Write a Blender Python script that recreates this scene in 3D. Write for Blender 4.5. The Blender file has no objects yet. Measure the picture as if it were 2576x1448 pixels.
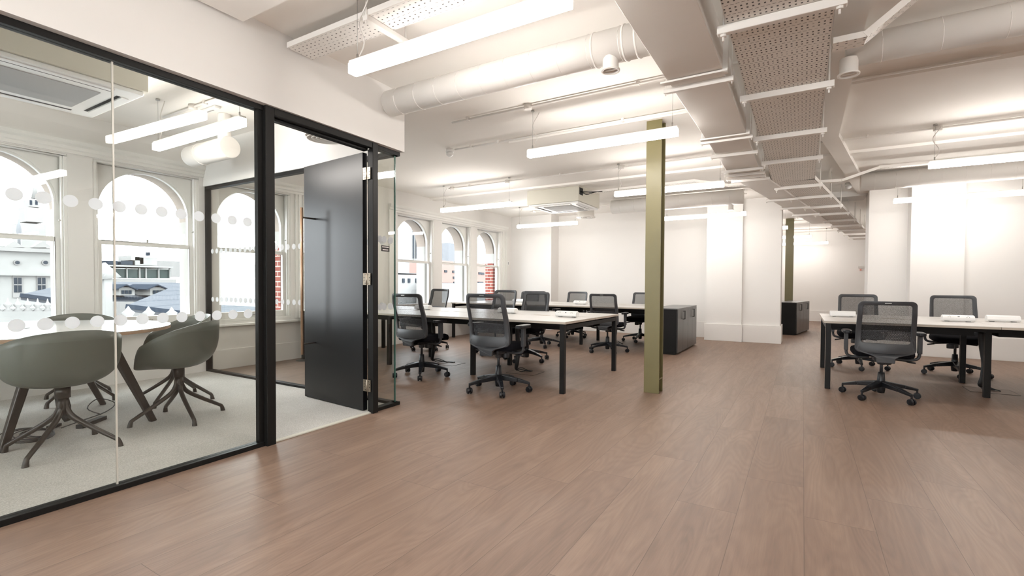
import bpy, bmesh, math, random
from mathutils import Vector, Matrix
random.seed(7)
PI = math.pi
C = bpy.context.scene.collection
SC = bpy.context.scene

# ------------------------------------------------------------------ camera
# solved from the vanishing points: X runs right along the desks, Y runs along the floor planks
F, YAW, PITCH, ROLL, CY, EYE = 1217.25, .5408, -.0219, -.0052, 742.02, 1.10
fwd = Vector((-math.sin(YAW)*math.cos(PITCH), math.cos(YAW)*math.cos(PITCH), math.sin(PITCH)))
rgt = Vector((math.cos(YAW), math.sin(YAW), 0))
dwn = fwd.cross(rgt)
r2 = math.cos(ROLL)*rgt + math.sin(ROLL)*dwn
d2 = -math.sin(ROLL)*rgt + math.cos(ROLL)*dwn
cam = bpy.data.cameras.new('camera')
cam.sensor_width = 36; cam.lens = F/2576*36
cam.shift_y = (CY-724)/2576
cam.clip_start = .05; cam.clip_end = 600
co = bpy.data.objects.new('camera', cam); C.objects.link(co)
M = Matrix((r2, -d2, -fwd)).transposed().to_4x4(); M.translation = (0, 0, EYE)
co.matrix_world = M
SC.camera = co

# ------------------------------------------------------------------ world, view
SC.view_settings.view_transform = 'Standard'
SC.view_settings.look = 'None'
SC.view_settings.gamma = 1
SC.view_settings.exposure = 0.0
SC.view_settings.use_curve_mapping = False
w = bpy.data.worlds.new('sky'); SC.world = w; w.use_nodes = True
bg = w.node_tree.nodes['Background']
bg.inputs[0].default_value = (.92, .965, 1, 1); bg.inputs[1].default_value = 11.0
cy_ = SC.cycles
cy_.use_denoising = True; cy_.use_adaptive_sampling = True; cy_.adaptive_threshold = .015
cy_.max_bounces = 9; cy_.diffuse_bounces = 5; cy_.glossy_bounces = 4; cy_.transparent_max_bounces = 16
cy_.transmission_bounces = 4; cy_.sample_clamp_indirect = 6; cy_.caustics_reflective = False; cy_.caustics_refractive = False
LAMP = 43.0          # strength of the pendant diffusers

# ------------------------------------------------------------------ materials
def srgb(r, g, b):
    f = lambda c: (c/255/12.92) if c/255 <= .04045 else ((c/255+.055)/1.055)**2.4
    return (f(r), f(g), f(b), 1)

class NT:
    def __init__(s, name):
        s.m = bpy.data.materials.new(name); s.m.use_nodes = True
        s.t = s.m.node_tree; s.t.nodes.clear()
        s.out = s.t.nodes.new('ShaderNodeOutputMaterial')
    def n(s, typ, **kw):
        o = s.t.nodes.new('ShaderNode'+typ)
        for k, v in kw.items():
            if k.startswith('_'): setattr(o, k[1:], v)
            else:
                k2 = int(k[1:]) if k[0] == 'i' and k[1:].isdigit() else k.replace('__', ' ')
                s.put(o.inputs[k2], v)
        return o
    def put(s, inp, v):
        if isinstance(v, bpy.types.NodeSocket): s.t.links.new(v, inp)
        else: inp.default_value = v
    def math(s, op, a, b=0.0, c=0.0):
        o = s.t.nodes.new('ShaderNodeMath'); o.operation = op
        s.put(o.inputs[0], a); s.put(o.inputs[1], b); s.put(o.inputs[2], c)
        return o.outputs[0]
    def mix(s, f, a, b):
        o = s.t.nodes.new('ShaderNodeMix'); o.data_type = 'RGBA'
        s.put(o.inputs[0], f); s.put(o.inputs[6], a); s.put(o.inputs[7], b)
        return o.outputs[2]
    def fin(s, sh): s.t.links.new(sh, s.out.inputs[0]); return s.m

def plain(name, col, rough=.5, metal=0, spec=.5, noise=0.0, nscale=30, bump=0.0, coat=0.0):
    t = NT(name)
    p = t.n('BsdfPrincipled', Roughness=rough, Metallic=metal, Coat__Weight=coat)
    p.inputs['Specular IOR Level'].default_value = spec
    tc = t.n('TexCoord').outputs['Object']
    nz = t.n('TexNoise', Vector=tc, Scale=nscale, Detail=4.0)
    dk = tuple(c*(1-noise) for c in col[:3])+(1,)
    t.put(p.inputs['Base Color'], t.mix(nz.outputs[0], dk, col))
    if bump:
        b = t.n('Bump', Height=nz.outputs[0], Strength=bump, Distance=.01)
        t.put(p.inputs['Normal'], b.outputs[0])
    return t.fin(p.outputs[0])

WALLC = (.78, .76, .735, 1)
m_wall = plain('wall_paint', WALLC, .75, spec=.3, noise=.03, nscale=2)
m_ceil = plain('ceiling_paint', (.92, .89, .85, 1), .8, spec=.2, noise=.03, nscale=1.5)
m_extstone = plain('outer_pale_stone', (.38, .37, .35, 1), .8, spec=0, noise=.2, nscale=1)
m_wood_white = plain('gloss_white_joinery', (.78, .77, .74, 1), .4, noise=.02)
m_serv = plain('white_painted_services', (.88, .85, .81, 1), .5, noise=.04, nscale=8)
m_duct = plain('white_painted_duct', (.88, .85, .81, 1), .45, noise=.03, nscale=6)
m_white = plain('white_plastic', (.82, .82, .81, 1), .35, noise=.02)
m_black = plain('black_powder_coat', (.010, .010, .011, 1), .4, spec=.3, noise=.2, nscale=60)
m_frame = plain('black_aluminium', (.010, .0095, .009, 1), .45, spec=.22, noise=.15, nscale=50)
m_doorblk = plain('black_door_lacquer', (.005, .005, .006, 1), .33, spec=.5, noise=.1, nscale=9)
m_plastic = plain('dark_grey_plastic', (.045, .047, .052, 1), .42, noise=.15, nscale=80)
m_baseblk = plain('black_nylon_base', (.010, .011, .014, 1), .32, spec=.4, noise=.1)
m_seat = plain('black_seat_fabric', (.008, .008, .011, 1), .95, spec=.1, noise=.4, nscale=300, bump=.3)
m_chrome = plain('brushed_steel', (.45, .44, .42, 1), .3, metal=1, noise=.1)
m_hinge = plain('satin_nickel_hinge', (.42, .36, .29, 1), .35, metal=1, noise=.2)
m_copper = plain('copper_pull_handle', (.50, .33, .22, 1), .35, metal=.7, noise=.15, nscale=20)
m_shell = plain('grey_green_plastic_shell', (.12, .128, .108, 1), .42, noise=.06, nscale=10)
m_bronze = plain('dark_bronze_metal', (.042, .036, .031, 1), .36, metal=.3, noise=.1)
m_green = plain('olive_green_gloss_paint', (.180, .155, .066, 1), .38, noise=.18, nscale=5, bump=.05)
m_cabblk = plain('black_cabinet_side', (.008, .008, .008, 1), .5, spec=.2, noise=.2)
m_cabdoor = plain('dark_grey_cabinet_door', (.030, .028, .027, 1), .28, noise=.1)
m_cabtop = plain('dark_grey_cabinet_top', (.10, .10, .10, 1), .3, noise=.1)
m_desktop = plain('pale_grey_desk_laminate', (.62, .60, .57, 1), .32, noise=.03, nscale=4)
m_deskedge = plain('ply_desk_edge', (.50, .44, .37, 1), .5, noise=.1)
m_oakedge = plain('oak_table_edge', (.45, .30, .20, 1), .5, noise=.2, nscale=20)
m_tabletop = plain('white_table_laminate', (.80, .80, .80, 1), .12, spec=.6, noise=.01)
m_grille = plain('grey_filter_grille', (.36, .36, .36, 1), .6, noise=.1, nscale=90)
m_acbox = plain('cream_cassette_casing', (.62, .60, .52, 1), .6, noise=.04, nscale=2)
m_dark = plain('dark_opening', (.01, .01, .01, 1), .8)
m_cable = plain('black_cable', (.01, .01, .01, 1), .5)
m_clear_cable = plain('pale_cable', (.62, .61, .58, 1), .4)
def vinyl():
    t = NT('frosted_white_vinyl'); a = t.n('BsdfDiffuse', Color=(.9, .92, .94, 1)); b = t.n('BsdfTranslucent', Color=(.97, .98, 1, 1))
    return t.fin(t.n('MixShader', i0=.75, i1=a.outputs[0], i2=b.outputs[0]).outputs[0])
m_dots = vinyl()
m_sign = plain('black_sign_vinyl', (.02, .015, .013, 1), .5)
m_signtxt = plain('white_sign_print', (.8, .76, .74, 1), .6)
m_stone = plain('pale_portland_stone', (.20, .20, .195, 1), .8, spec=0, noise=.25, nscale=.6)
m_stone2 = plain('cream_voussoir_stone', (.30, .25, .21, 1), .8, noise=.3, nscale=3)
m_slate = plain('blue_grey_slate', (.115, .128, .15, 1), .7, noise=.35, nscale=3)
m_lead = plain('dark_lead_gutter', (.020, .026, .036, 1), .6, spec=0, noise=.2)
m_winblue = plain('town_window_glazing', (.014, .021, .030, 1), .2, spec=.08, noise=.4, nscale=2)
m_glassgrn = plain('pavilion_green_glazing', (.028, .042, .040, 1), .2, spec=.08, noise=.5, nscale=1)
m_concrete = plain('light_concrete', (.14, .146, .155, 1), .8, spec=0, noise=.2, nscale=.5)
m_plinth = plain('pale_render', (.165, .163, .16, 1), .8, spec=0, noise=.2, nscale=.5)

def emit_mat(name, col, s):
    t = NT(name); e = t.n('Emission', Color=col, Strength=s); return t.fin(e.outputs[0])
m_lamp = emit_mat('lit_opal_diffuser', (1, .95, .895, 1), LAMP)

def glass_mat(name, tint, refl=1.0):
    t = NT(name)
    lw = t.n('LayerWeight', Blend=.5)
    f5 = t.math('POWER', lw.outputs['Facing'], 4.0)
    fac = t.math('MULTIPLY_ADD', f5, .93*refl, .045*refl)
    tr = t.n('BsdfTransparent', Color=tint); gl = t.n('BsdfGlossy', Roughness=.0)
    mx = t.n('MixShader', i0=fac, i1=tr.outputs[0], i2=gl.outputs[0])
    return t.fin(mx.outputs[0])
m_glass = glass_mat('partition_glass', (.978, .983, .97, 1), .75)
m_winglass = glass_mat('window_glass', (.99, 1, 1, 1), .6)
m_glassedge = plain('green_glass_edge', (.05, .12, .10, 1), .2)
m_jointglass = plain('glass_joint_seal', (.62, .60, .54, 1), .25)

def mesh_mat():
    t = NT('chair_mesh_fabric')
    tc = t.n('TexCoord').outputs['Object']
    nz = t.n('TexNoise', Vector=tc, Scale=330.0, Detail=1.0)
    fac = t.math('MULTIPLY_ADD', nz.outputs[0], .75, .30)
    d = t.n('BsdfPrincipled', Roughness=.6); d.inputs['Base Color'].default_value = (.02, .021, .024, 1)
    tr = t.n('BsdfTransparent', Color=(1, 1, 1, 1))
    mx = t.n('MixShader', i0=fac, i1=tr.outputs[0], i2=d.outputs[0])
    return t.fin(mx.outputs[0])
m_mesh = mesh_mat()

def lumbar_mat():
    t = NT('perforated_lumbar_plastic')
    tc = t.n('TexCoord').outputs['Object']
    sp = t.n('SeparateXYZ', Vector=tc)
    u = t.math('DIVIDE', sp.outputs[0], .0125); v = t.math('DIVIDE', sp.outputs[2], .0135)
    row = t.math('FLOOR', v)
    u2 = t.math('ADD', u, t.math('MULTIPLY', t.math('MODULO', t.math('ADD', row, 1000.0), 2.0), .5))
    du = t.math('SUBTRACT', t.math('FRACT', t.math('ADD', u2, 500.0)), .5); dv = t.math('SUBTRACT', t.math('FRACT', t.math('ADD', v, 500.0)), .5)
    r = t.math('SQRT', t.math('ADD', t.math('MULTIPLY', du, du), t.math('MULTIPLY', dv, dv)))
    hole = t.math('LESS_THAN', r, .27)
    d = t.n('BsdfPrincipled', Roughness=.45); d.inputs['Base Color'].default_value = (.13, .135, .15, 1)
    tr = t.n('BsdfTransparent', Color=(1, 1, 1, 1))
    mx = t.n('MixShader', i0=hole, i1=d.outputs[0], i2=tr.outputs[0])
    return t.fin(mx.outputs[0])
m_lumbar = lumbar_mat()

def tray_mat(name, px_, py_, hx, hy):
    """white painted steel with a regular grid of square holes and slot rows, the darkness behind them painted in"""
    t = NT(name)
    tc = t.n('TexCoord').outputs['Object']
    sp = t.n('SeparateXYZ', Vector=tc)
    X, Y = sp.outputs[0], sp.outputs[1]
    v = t.math('DIVIDE', t.math('ADD', Y, 100.0), py_)
    fv = t.math('FRACT', v); r3 = t.math('MODULO', t.math('FLOOR', v), 3.0)
    isslot = t.math('LESS_THAN', r3, .5)
    u = t.math('ADD', t.math('DIVIDE', t.math('ADD', X, 100.0), px_), t.math('MULTIPLY', isslot, .5))
    fu = t.math('FRACT', u)
    hw = t.math('MULTIPLY_ADD', isslot, hx*.9, hx)
    hh = t.math('MULTIPLY_ADD', isslot, -hy*.7, hy)
    a = t.math('LESS_THAN', t.math('ABSOLUTE', t.math('SUBTRACT', fu, .5)), hw)
    b = t.math('LESS_THAN', t.math('ABSOLUTE', t.math('SUBTRACT', fv, .5)), hh)
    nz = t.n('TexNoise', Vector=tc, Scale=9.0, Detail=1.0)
    full_dark = t.math('GREATER_THAN', nz.outputs[0], .38)  # random patches where the painted hole darkness is strongest
    hole = t.math('MULTIPLY', t.math('MULTIPLY', a, b), t.math('MULTIPLY_ADD', full_dark, .6, .35))
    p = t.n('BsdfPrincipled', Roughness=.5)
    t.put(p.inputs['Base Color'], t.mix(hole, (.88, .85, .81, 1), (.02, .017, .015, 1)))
    return t.fin(p.outputs[0])
m_tray = tray_mat('perforated_tray_steel', .0255, .031, .17, .2)
m_tray2 = tray_mat('slotted_tray_steel', .042, .030, .13, .12)

def floor_mat():
    t = NT('brown_wood_planks')
    tc = t.n('TexCoord').outputs['Object']
    sp = t.n('SeparateXYZ', Vector=tc); X, Y = sp.outputs[0], sp.outputs[1]
    W, L = .2785, 1.52
    u = t.math('DIVIDE', t.math('ADD', X, 100*W-.022), W); row = t.math('FLOOR', u); fu = t.math('FRACT', u)
    rn = t.n('TexWhiteNoise', _noise_dimensions='1D', W=row).outputs[0]
    v = t.math('ADD', t.math('DIVIDE', t.math('ADD', Y, 50.0), L), rn); cell = t.math('FLOOR', v); fv = t.math('FRACT', v)
    cid = t.math('MULTIPLY_ADD', row, 17.31, cell)
    c1 = t.n('TexWhiteNoise', _noise_dimensions='1D', W=cid)
    rv = c1.outputs[0]
    # grain coordinates shifted per plank
    vec = t.n('CombineXYZ', X=t.math('MULTIPLY', X, 1.0), Y=t.math('MULTIPLY', Y, .10), Z=t.math('MULTIPLY', rv, 37.0)).outputs[0]
    g1 = t.n('TexNoise', Vector=vec, Scale=9.0, Detail=6.0, Roughness=.62, Distortion=.9).outputs[0]
    vec2 = t.n('CombineXYZ', X=X, Y=t.math('MULTIPLY', Y, .035), Z=t.math('MULTIPLY', rv, 11.0)).outputs[0]
    g2 = t.n('TexNoise', Vector=vec2, Scale=190.0, Detail=3.0, Roughness=.6).outputs[0]
    vec3 = t.n('CombineXYZ', X=X, Y=t.math('MULTIPLY', Y, .16), Z=t.math('MULTIPLY', rv, 23.0)).outputs[0]
    n3 = t.n('TexNoise', Vector=vec3, Scale=4.2, Detail=1.5, Distortion=.35).outputs[0]
    ring = t.math('ABSOLUTE', t.math('SINE', t.math('MULTIPLY', n3, 75.0)))
    ring = t.math('POWER', ring, 2.5)
    tone = t.math('ADD', t.math('MULTIPLY', t.math('SUBTRACT', rv, .5), .09), t.math('MULTIPLY', t.math('SUBTRACT', g1, .5), .95))
    tone = t.math('ADD', tone, t.math('MULTIPLY', t.math('SUBTRACT', g2, .5), .42))
    tone = t.math('ADD', tone, t.math('MULTIPLY', t.math('SUBTRACT', .5, ring), .10))
    f = t.math('ADD', tone, .5)
    cr = t.n('ValToRGB', Fac=f)
    e = cr.color_ramp.elements
    e[0].position = .05; e[0].color = (.130, .084, .061, 1)
    e[1].position = .95; e[1].color = (.318, .218, .160, 1)
    m_ = e.new(.5); m_.color = (.218, .143, .104, 1)
    gx = t.math('LESS_THAN', t.math('MINIMUM', fu, t.math('SUBTRACT', 1.0, fu)), .0045)
    gy = t.math('LESS_THAN', t.math('MINIMUM', fv, t.math('SUBTRACT', 1.0, fv)), .0009)
    gap = t.math('MAXIMUM', gx, gy)
    col = t.mix(t.math('MULTIPLY', gap, .62), cr.outputs[0], (.07, .04, .03, 1))
    p = t.n('BsdfPrincipled')
    p.inputs['Specular IOR Level'].default_value = .38
    t.put(p.inputs['Base Color'], col)
    t.put(p.inputs['Roughness'], t.math('MULTIPLY_ADD', g2, .18, .36))
    h = t.math('SUBTRACT', t.math('MULTIPLY', g2, .35), gap)
    b = t.n('Bump', Height=h, Strength=.35, Distance=.0015)
    t.put(p.inputs['Normal'], b.outputs[0])
    return t.fin(p.outputs[0])
m_floor = floor_mat()

def carpet_mat():
    t = NT('pale_loop_carpet')
    tc = t.n('TexCoord').outputs['Object']
    a = t.n('TexNoise', Vector=tc, Scale=130.0, Detail=4.0, Roughness=.7).outputs[0]
    b = t.n('TexNoise', Vector=tc, Scale=2.2, Detail=3.0).outputs[0]
    sp = t.n('SeparateXYZ', Vector=tc)
    ck = t.n('TexChecker', Vector=tc, Scale=2.0)
    f = t.math('ADD', t.math('MULTIPLY_ADD', a, 1.5, -.35), t.math('MULTIPLY', b, .3))
    f = t.math('ADD', f, t.math('MULTIPLY', ck.outputs['Fac'], .035))
    col = t.mix(f, (.27, .26, .235, 1), (.74, .725, .69, 1))
    p = t.n('BsdfPrincipled', Roughness=.95); p.inputs['Specular IOR Level'].default_value = .1
    t.put(p.inputs['Base Color'], col)
    bp = t.n('Bump', Height=a, Strength=.6, Distance=.004); t.put(p.inputs['Normal'], bp.outputs[0])
    return t.fin(p.outputs[0])
m_carpet = carpet_mat()

def brick_mat(name, c1, c2, mor, axis='YZ', sc=1.0):
    t = NT(name)
    tc = t.n('TexCoord').outputs['Object']
    sp = t.n('SeparateXYZ', Vector=tc)
    a = sp.outputs[0] if axis == 'XZ' else sp.outputs[1]
    vec = t.n('CombineXYZ', X=a, Y=sp.outputs[2]).outputs[0]
    b = t.n('TexBrick', Vector=vec, Color1=c1, Color2=c2, Mortar=mor, Scale=sc)
    b.inputs['Brick Width'].default_value = .225; b.inputs['Row Height'].default_value = .075; b.inputs['Mortar Size'].default_value = .008
    p = t.n('BsdfPrincipled', Roughness=.9); p.inputs['Specular IOR Level'].default_value = 0; t.put(p.inputs['Base Color'], b.outputs[0])
    return t.fin(p.outputs[0])
m_brick = brick_mat('red_brick_jamb', (.19, .045, .036, 1), (.22, .060, .045, 1), (.45, .38, .33, 1), 'XZ')
m_brickfar = brick_mat('far_red_brick', (.175, .115, .098, 1), (.19, .125, .105, 1), (.19, .16, .15, 1), 'YZ')

# ------------------------------------------------------------------ mesh helpers
class MB:
    def __init__(s): s.v = []; s.f = []; s.sm = []
    def add(s, vs, fs, smooth=False):
        o = len(s.v); s.v += [tuple(v) for v in vs]
        for f in fs: s.f.append([o+i for i in f]); s.sm.append(smooth)
        return s
    def box(s, x0, x1, y0, y1, z0, z1, R=None, at=None):
        vs = [Vector((x, y, z)) for z in (z0, z1) for y in (y0, y1) for x in (x0, x1)]
        if R is not None: vs = [R @ v for v in vs]
        if at is not None: vs = [v+Vector(at) for v in vs]
        return s.add(vs, [(0, 2, 3, 1), (4, 5, 7, 6), (0, 1, 5, 4), (2, 6, 7, 3), (0, 4, 6, 2), (1, 3, 7, 5)])
    def bar(s, a, b, w, h, up=(0, 0, 1), w2=None, h2=None):
        a, b = Vector(a), Vector(b); d = (b-a).normalized(); up = Vector(up)
        if abs(d.dot(up)) > .98: up = Vector((0, 1, 0))
        sx = d.cross(up).normalized(); sz = sx.cross(d)
        w2 = w if w2 is None else w2; h2 = h if h2 is None else h2
        vs = []
        for p, ww, hh in ((a, w, h), (b, w2, h2)):
            for i, j in ((-1, -1), (1, -1), (1, 1), (-1, 1)): vs.append(p+sx*i*ww/2+sz*j*hh/2)
        return s.add(vs, [(3, 2, 1, 0), (4, 5, 6, 7), (0, 1, 5, 4), (1, 2, 6, 5), (2, 3, 7, 6), (3, 0, 4, 7)])
    def cyl(s, a, b, r, r2=None, n=14, caps=True):
        a, b = Vector(a), Vector(b); r2 = r if r2 is None else r2
        d = (b-a).normalized(); up = Vector((0, 0, 1)) if abs(d.z) < .95 else Vector((1, 0, 0))
        x = d.cross(up).normalized(); y = d.cross(x)
        vs = [p+(x*math.cos(t)+y*math.sin(t))*rr for p, rr in ((a, r), (b, r2)) for t in [2*PI*i/n for i in range(n)]]
        s.add(vs, [(i, (i+1) % n, n+(i+1) % n, n+i) for i in range(n)], True)
        if caps: s.add(vs, [tuple(range(n-1, -1, -1)), tuple(range(n, 2*n))])
        return s
    def tube(s, pts, r, n=8):
        pts = [Vector(p) for p in pts]; rings = []
        if 3 < len(pts) < 12:      # round off coarse paths
            m_ = len(pts); q = []; rr_ = []; rl = r if isinstance(r, (list, tuple)) else [r]*m_
            for i in range(m_-1):
                p0, p1, p2, p3 = pts[max(i-1, 0)], pts[i], pts[i+1], pts[min(i+2, m_-1)]
                for k in range(4):
                    t = k/4; q.append(.5*((2*p1)+(p2-p0)*t+(2*p0-5*p1+4*p2-p3)*t*t+(3*p1-p0-3*p2+p3)*t**3)); rr_.append(rl[i]*(1-t)+rl[i+1]*t)
            pts = q+[pts[-1]]; r = rr_+[rl[-1]]
        up = Vector((.13, .2, .97))
        for i, p in enumerate(pts):
            d = (pts[min(i+1, len(pts)-1)]-pts[max(i-1, 0)]).normalized()
            x = d.cross(up)
            if x.length < .05: x = d.cross(Vector((1, 0, 0)))
            x.normalize(); y = d.cross(x); up = -x.cross(d) if False else up
            rr = r[i] if isinstance(r, (list, tuple)) else r
            rings.append([p+(x*math.cos(t)+y*math.sin(t))*rr for t in [2*PI*k/n for k in range(n)]])
        vs = [v for R_ in rings for v in R_]; fs = []
        for i in range(len(pts)-1):
            for k in range(n): fs.append((i*n+k, i*n+(k+1) % n, (i+1)*n+(k+1) % n, (i+1)*n+k))
        s.add(vs, fs, True)
        return s.add(vs, [tuple(range(n-1, -1, -1)), tuple(range((len(pts)-1)*n, len(pts)*n))])
    def lathe(s, prof, n=24, at=(0, 0, 0), cap=True):
        vs = [(at[0]+r*math.cos(2*PI*k/n), at[1]+r*math.sin(2*PI*k/n), at[2]+z) for r, z in prof for k in range(n)]
        fs = [(i*n+k, i*n+(k+1) % n, (i+1)*n+(k+1) % n, (i+1)*n+k) for i in range(len(prof)-1) for k in range(n)]
        s.add(vs, fs, True)
        if cap: s.add(vs, [tuple(range(n-1, -1, -1)), tuple(range((len(prof)-1)*n, len(prof)*n))])
        return s
    def prism(s, poly, f0, f1):
        """poly: 2D list; f0/f1: functions mapping (a,b) to 3D for the two caps"""
        n = len(poly); vs = [f0(*p) for p in poly]+[f1(*p) for p in poly]
        fs = [tuple(range(n-1, -1, -1)), tuple(range(n, 2*n))]+[(i, (i+1) % n, n+(i+1) % n, n+i) for i in range(n)]
        return s.add(vs, fs)
    def disc(s, c, nrm, r, n=24, th=.001):
        c = Vector(c); nrm = Vector(nrm).normalized()
        return s.cyl(c-nrm*th/2, c+nrm*th/2, r, n=n)
    def grid(s, fn, nu, nv, smooth=True):
        vs = [fn(i/nu, j/nv) for j in range(nv+1) for i in range(nu+1)]
        fs = [(j*(nu+1)+i, j*(nu+1)+i+1, (j+1)*(nu+1)+i+1, (j+1)*(nu+1)+i) for j in range(nv) for i in range(nu)]
        return s.add(vs, fs, smooth)
    def build(s, name, mat, parent=None, bevel=0, seg=2, solid=0, loc=None, sub=0):
        me = bpy.data.meshes.new(name); me.from_pydata(s.v, [], s.f)
        me.polygons.foreach_set('use_smooth', s.sm); me.materials.append(mat)
        bm = bmesh.new(); bm.from_mesh(me)
        bmesh.ops.remove_doubles(bm, verts=bm.verts, dist=1e-5)
        bmesh.ops.recalc_face_normals(bm, faces=bm.faces); bm.to_mesh(me); bm.free()
        o = bpy.data.objects.new(name, me); C.objects.link(o)
        if parent is not None: o.parent = parent
        if loc is not None: o.location = loc
        if solid:
            md = o.modifiers.new('thickness', 'SOLIDIFY'); md.thickness = solid; md.offset = 0
        if sub:
            md = o.modifiers.new('smooth', 'SUBSURF'); md.levels = sub; md.render_levels = sub
        if bevel:
            md = o.modifiers.new('bevel', 'BEVEL'); md.width = bevel; md.segments = seg; md.limit_method = 'ANGLE'
        return o

def tag(o, label, cat, group=None):
    o['label'] = label; o['category'] = cat
    if group: o['group'] = group
    return o
def thing(name, label, cat, loc=(0, 0, 0), rz=0, group=None):
    o = bpy.data.objects.new(name, None); C.objects.link(o); o.location = loc; o.rotation_euler = (0, 0, rz)
    o.empty_display_size = .1
    return tag(o, label, cat, group)
def struct(o): o['kind'] = 'structure'; return o
def copy_tree(root, loc, rz, label, group=None):
    def rec(o, par):
        c = o.copy(); C.objects.link(c); c.parent = par
        for ch in list(o.children): rec(ch, c)
        return c
    r = rec(root, None); r.location = loc; r.rotation_euler = (0, 0, rz); r['label'] = label
    if group: r['group'] = group
    return r

# ------------------------------------------------------------------ room shell
H = 2.80
XW = -6.35          # window wall, inside face
YB = 10.93          # back wall
struct(MB().box(-7, 5.6, -3.2, 18.6, -.2, 0).build('floor', m_floor))
struct(MB().box(-7, 5.6, -3.2, 18.6, H, H+.2).build('ceiling', m_ceil))
struct(MB().prism([(XW, -3.0), (-2.99, -3.0), (-3.085, .6), (-3.125, 2.0), (-3.165, 3.2), (XW, 3.2)], lambda a, c: (a, c, .0005), lambda a, c: (a, c, .006)).build('floor_carpet', m_carpet))
struct(MB().prism([(-3.145, 1.99), (-3.105, 1.99), (-3.125, 2.89), (-3.165, 2.89)], lambda a, c: (a, c, .0005), lambda a, c: (a, c, .008)).build('trim_threshold', m_acbox))

# window wall: six openings, arched sashes
WC = [1.37, 2.605, 3.84, 7.01, 8.275, 9.53]; HW = .515; ZS, ZT = .60, 2.385
b = MB()
b.box(XW-.16, XW, -3.2, 18.6, 0, ZS).box(XW-.16, XW, -3.2, 18.6, ZT, H)
edges = [-3.2]+[e for c in WC for e in (c-HW, c+HW)]+[18.6]
for i in range(0, len(edges), 2): b.box(XW-.16, XW, edges[i], edges[i+1], ZS, ZT)
struct(b.build('wall_window', m_wall))

def arch_sheet(b, y0, y1, ztop, cy, r, zs, x0, x1, n=28, zb=None):
    """flat panel between rectangle top and a round arch of radius r springing at zs"""
    pts = [(cy+r*math.cos(PI-PI*i/n), zs+r*math.sin(PI-PI*i/n)) for i in range(n+1)]
    rect = []
    for (y, z) in pts:
        a = math.atan2(z-zs, y-cy)
        ca, sa = math.cos(a), math.sin(a)
        t = min(((y1-cy)/ca) if ca > 1e-6 else 9e9, ((y0-cy)/ca) if ca < -1e-6 else 9e9, ((ztop-zs)/sa) if sa > 1e-6 else 9e9)
        rect.append((cy+ca*t, zs+sa*t))
    # insert exact corners
    for k, yy in ((0, y0), (1, y1)):
        j = min(range(n+1), key=lambda q: (rect[q][0]-yy)**2+(rect[q][1]-ztop)**2); rect[j] = (yy, ztop)
    vs = [(x, y, z) for x in (x0, x1) for lst in (pts, rect) for (y, z) in lst]
    m = n+1; fs = []
    for i in range(n):
        fs += [(i, i+1, m+i+1, m+i), (2*m+i, 3*m+i, 3*m+i+1, 2*m+i+1), (i, 2*m+i, 2*m+i+1, i+1), (m+i, m+i+1, 3*m+i+1, 3*m+i)]
    fs += [(0, m, 3*m, 2*m), (n, 2*m+n, 3*m+n, m+n)]
    return b.add(vs, fs)

for wi, c in enumerate(WC):
    y0, y1 = c-HW, c+HW
    r, zs = .44, 1.895
    root = bpy.data.objects.new('window_%d' % (wi+1), None); C.objects.link(root); struct(root)
    b = MB()      # box frame lining the opening
    b.box(XW-.16, XW-.005, y0, y0+.03, ZS+.035, ZT-.02).box(XW-.16, XW-.005, y1-.03, y1, ZS+.035, ZT-.02).box(XW-.16, XW-.005, y0, y1, ZT-.02, ZT).box(XW-.16, XW+.002, y0, y1, ZS, ZS+.035)
    b.box(XW-.055, XW-.02, y0+.03, y0+.045, ZS+.035, ZT-.02).box(XW-.055, XW-.02, y1-.045, y1-.03, ZS+.035, ZT-.02)
    b.build('window_frame', m_wood_white, root, bevel=.003, seg=1)
    b = MB(); arch_sheet(b, y0+.03, y1-.03, ZT-.02, c, r, zs, XW-.155, XW-.11)
    arch_sheet(b, y0+.045, y1-.045, ZT-.03, c, r+.022, zs, XW-.1095, XW-.098)
    b.box(XW-.155, XW-.11, y0+.03, c-r, 1.56, zs).box(XW-.155, XW-.11, c+r, y1-.03, 1.56, zs).box(XW-.155, XW-.107, y0+.03, y1-.03, 1.515, 1.56)
    b.build('upper_sash', m_wood_white, root)
    b = MB()
    b.box(XW-.105, XW-.06, y0+.03, y0+.085, ZS+.035, 1.55).box(XW-.105, XW-.06, y1-.085, y1-.03, ZS+.035, 1.55)
    b.box(XW-.105, XW-.06, y0+.085, y1-.085, 1.51, 1.55).box(XW-.105, XW-.06, y0+.085, y1-.085, ZS+.035, ZS+.12)
    b.build('lower_sash', m_wood_white, root, bevel=.003, seg=1)
    MB().box(XW-.135, XW-.131, y0+.05, y1-.05, 1.55, ZT-.03).build('upper_pane', m_winglass, root)
    MB().box(XW-.085, XW-.081, y0+.07, y1-.07, ZS+.10, 1.52).build('lower_pane', m_winglass, root)
    b = MB(); b.cyl((XW-.055, c, ZS+.08), (XW-.035, c, ZS+.08), .008).cyl((XW-.04, c-.03, ZS+.08), (XW-.04, c+.03, ZS+.08), .007).cyl((XW-.08, c, 1.55), (XW-.08, c, 1.59), .01)
    b.cyl((XW-.06, y1-.05, 1.72), (XW-.035, y1-.05, 1.72), .009)
    b.build('sash_fastener', m_chrome, root)

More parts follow.
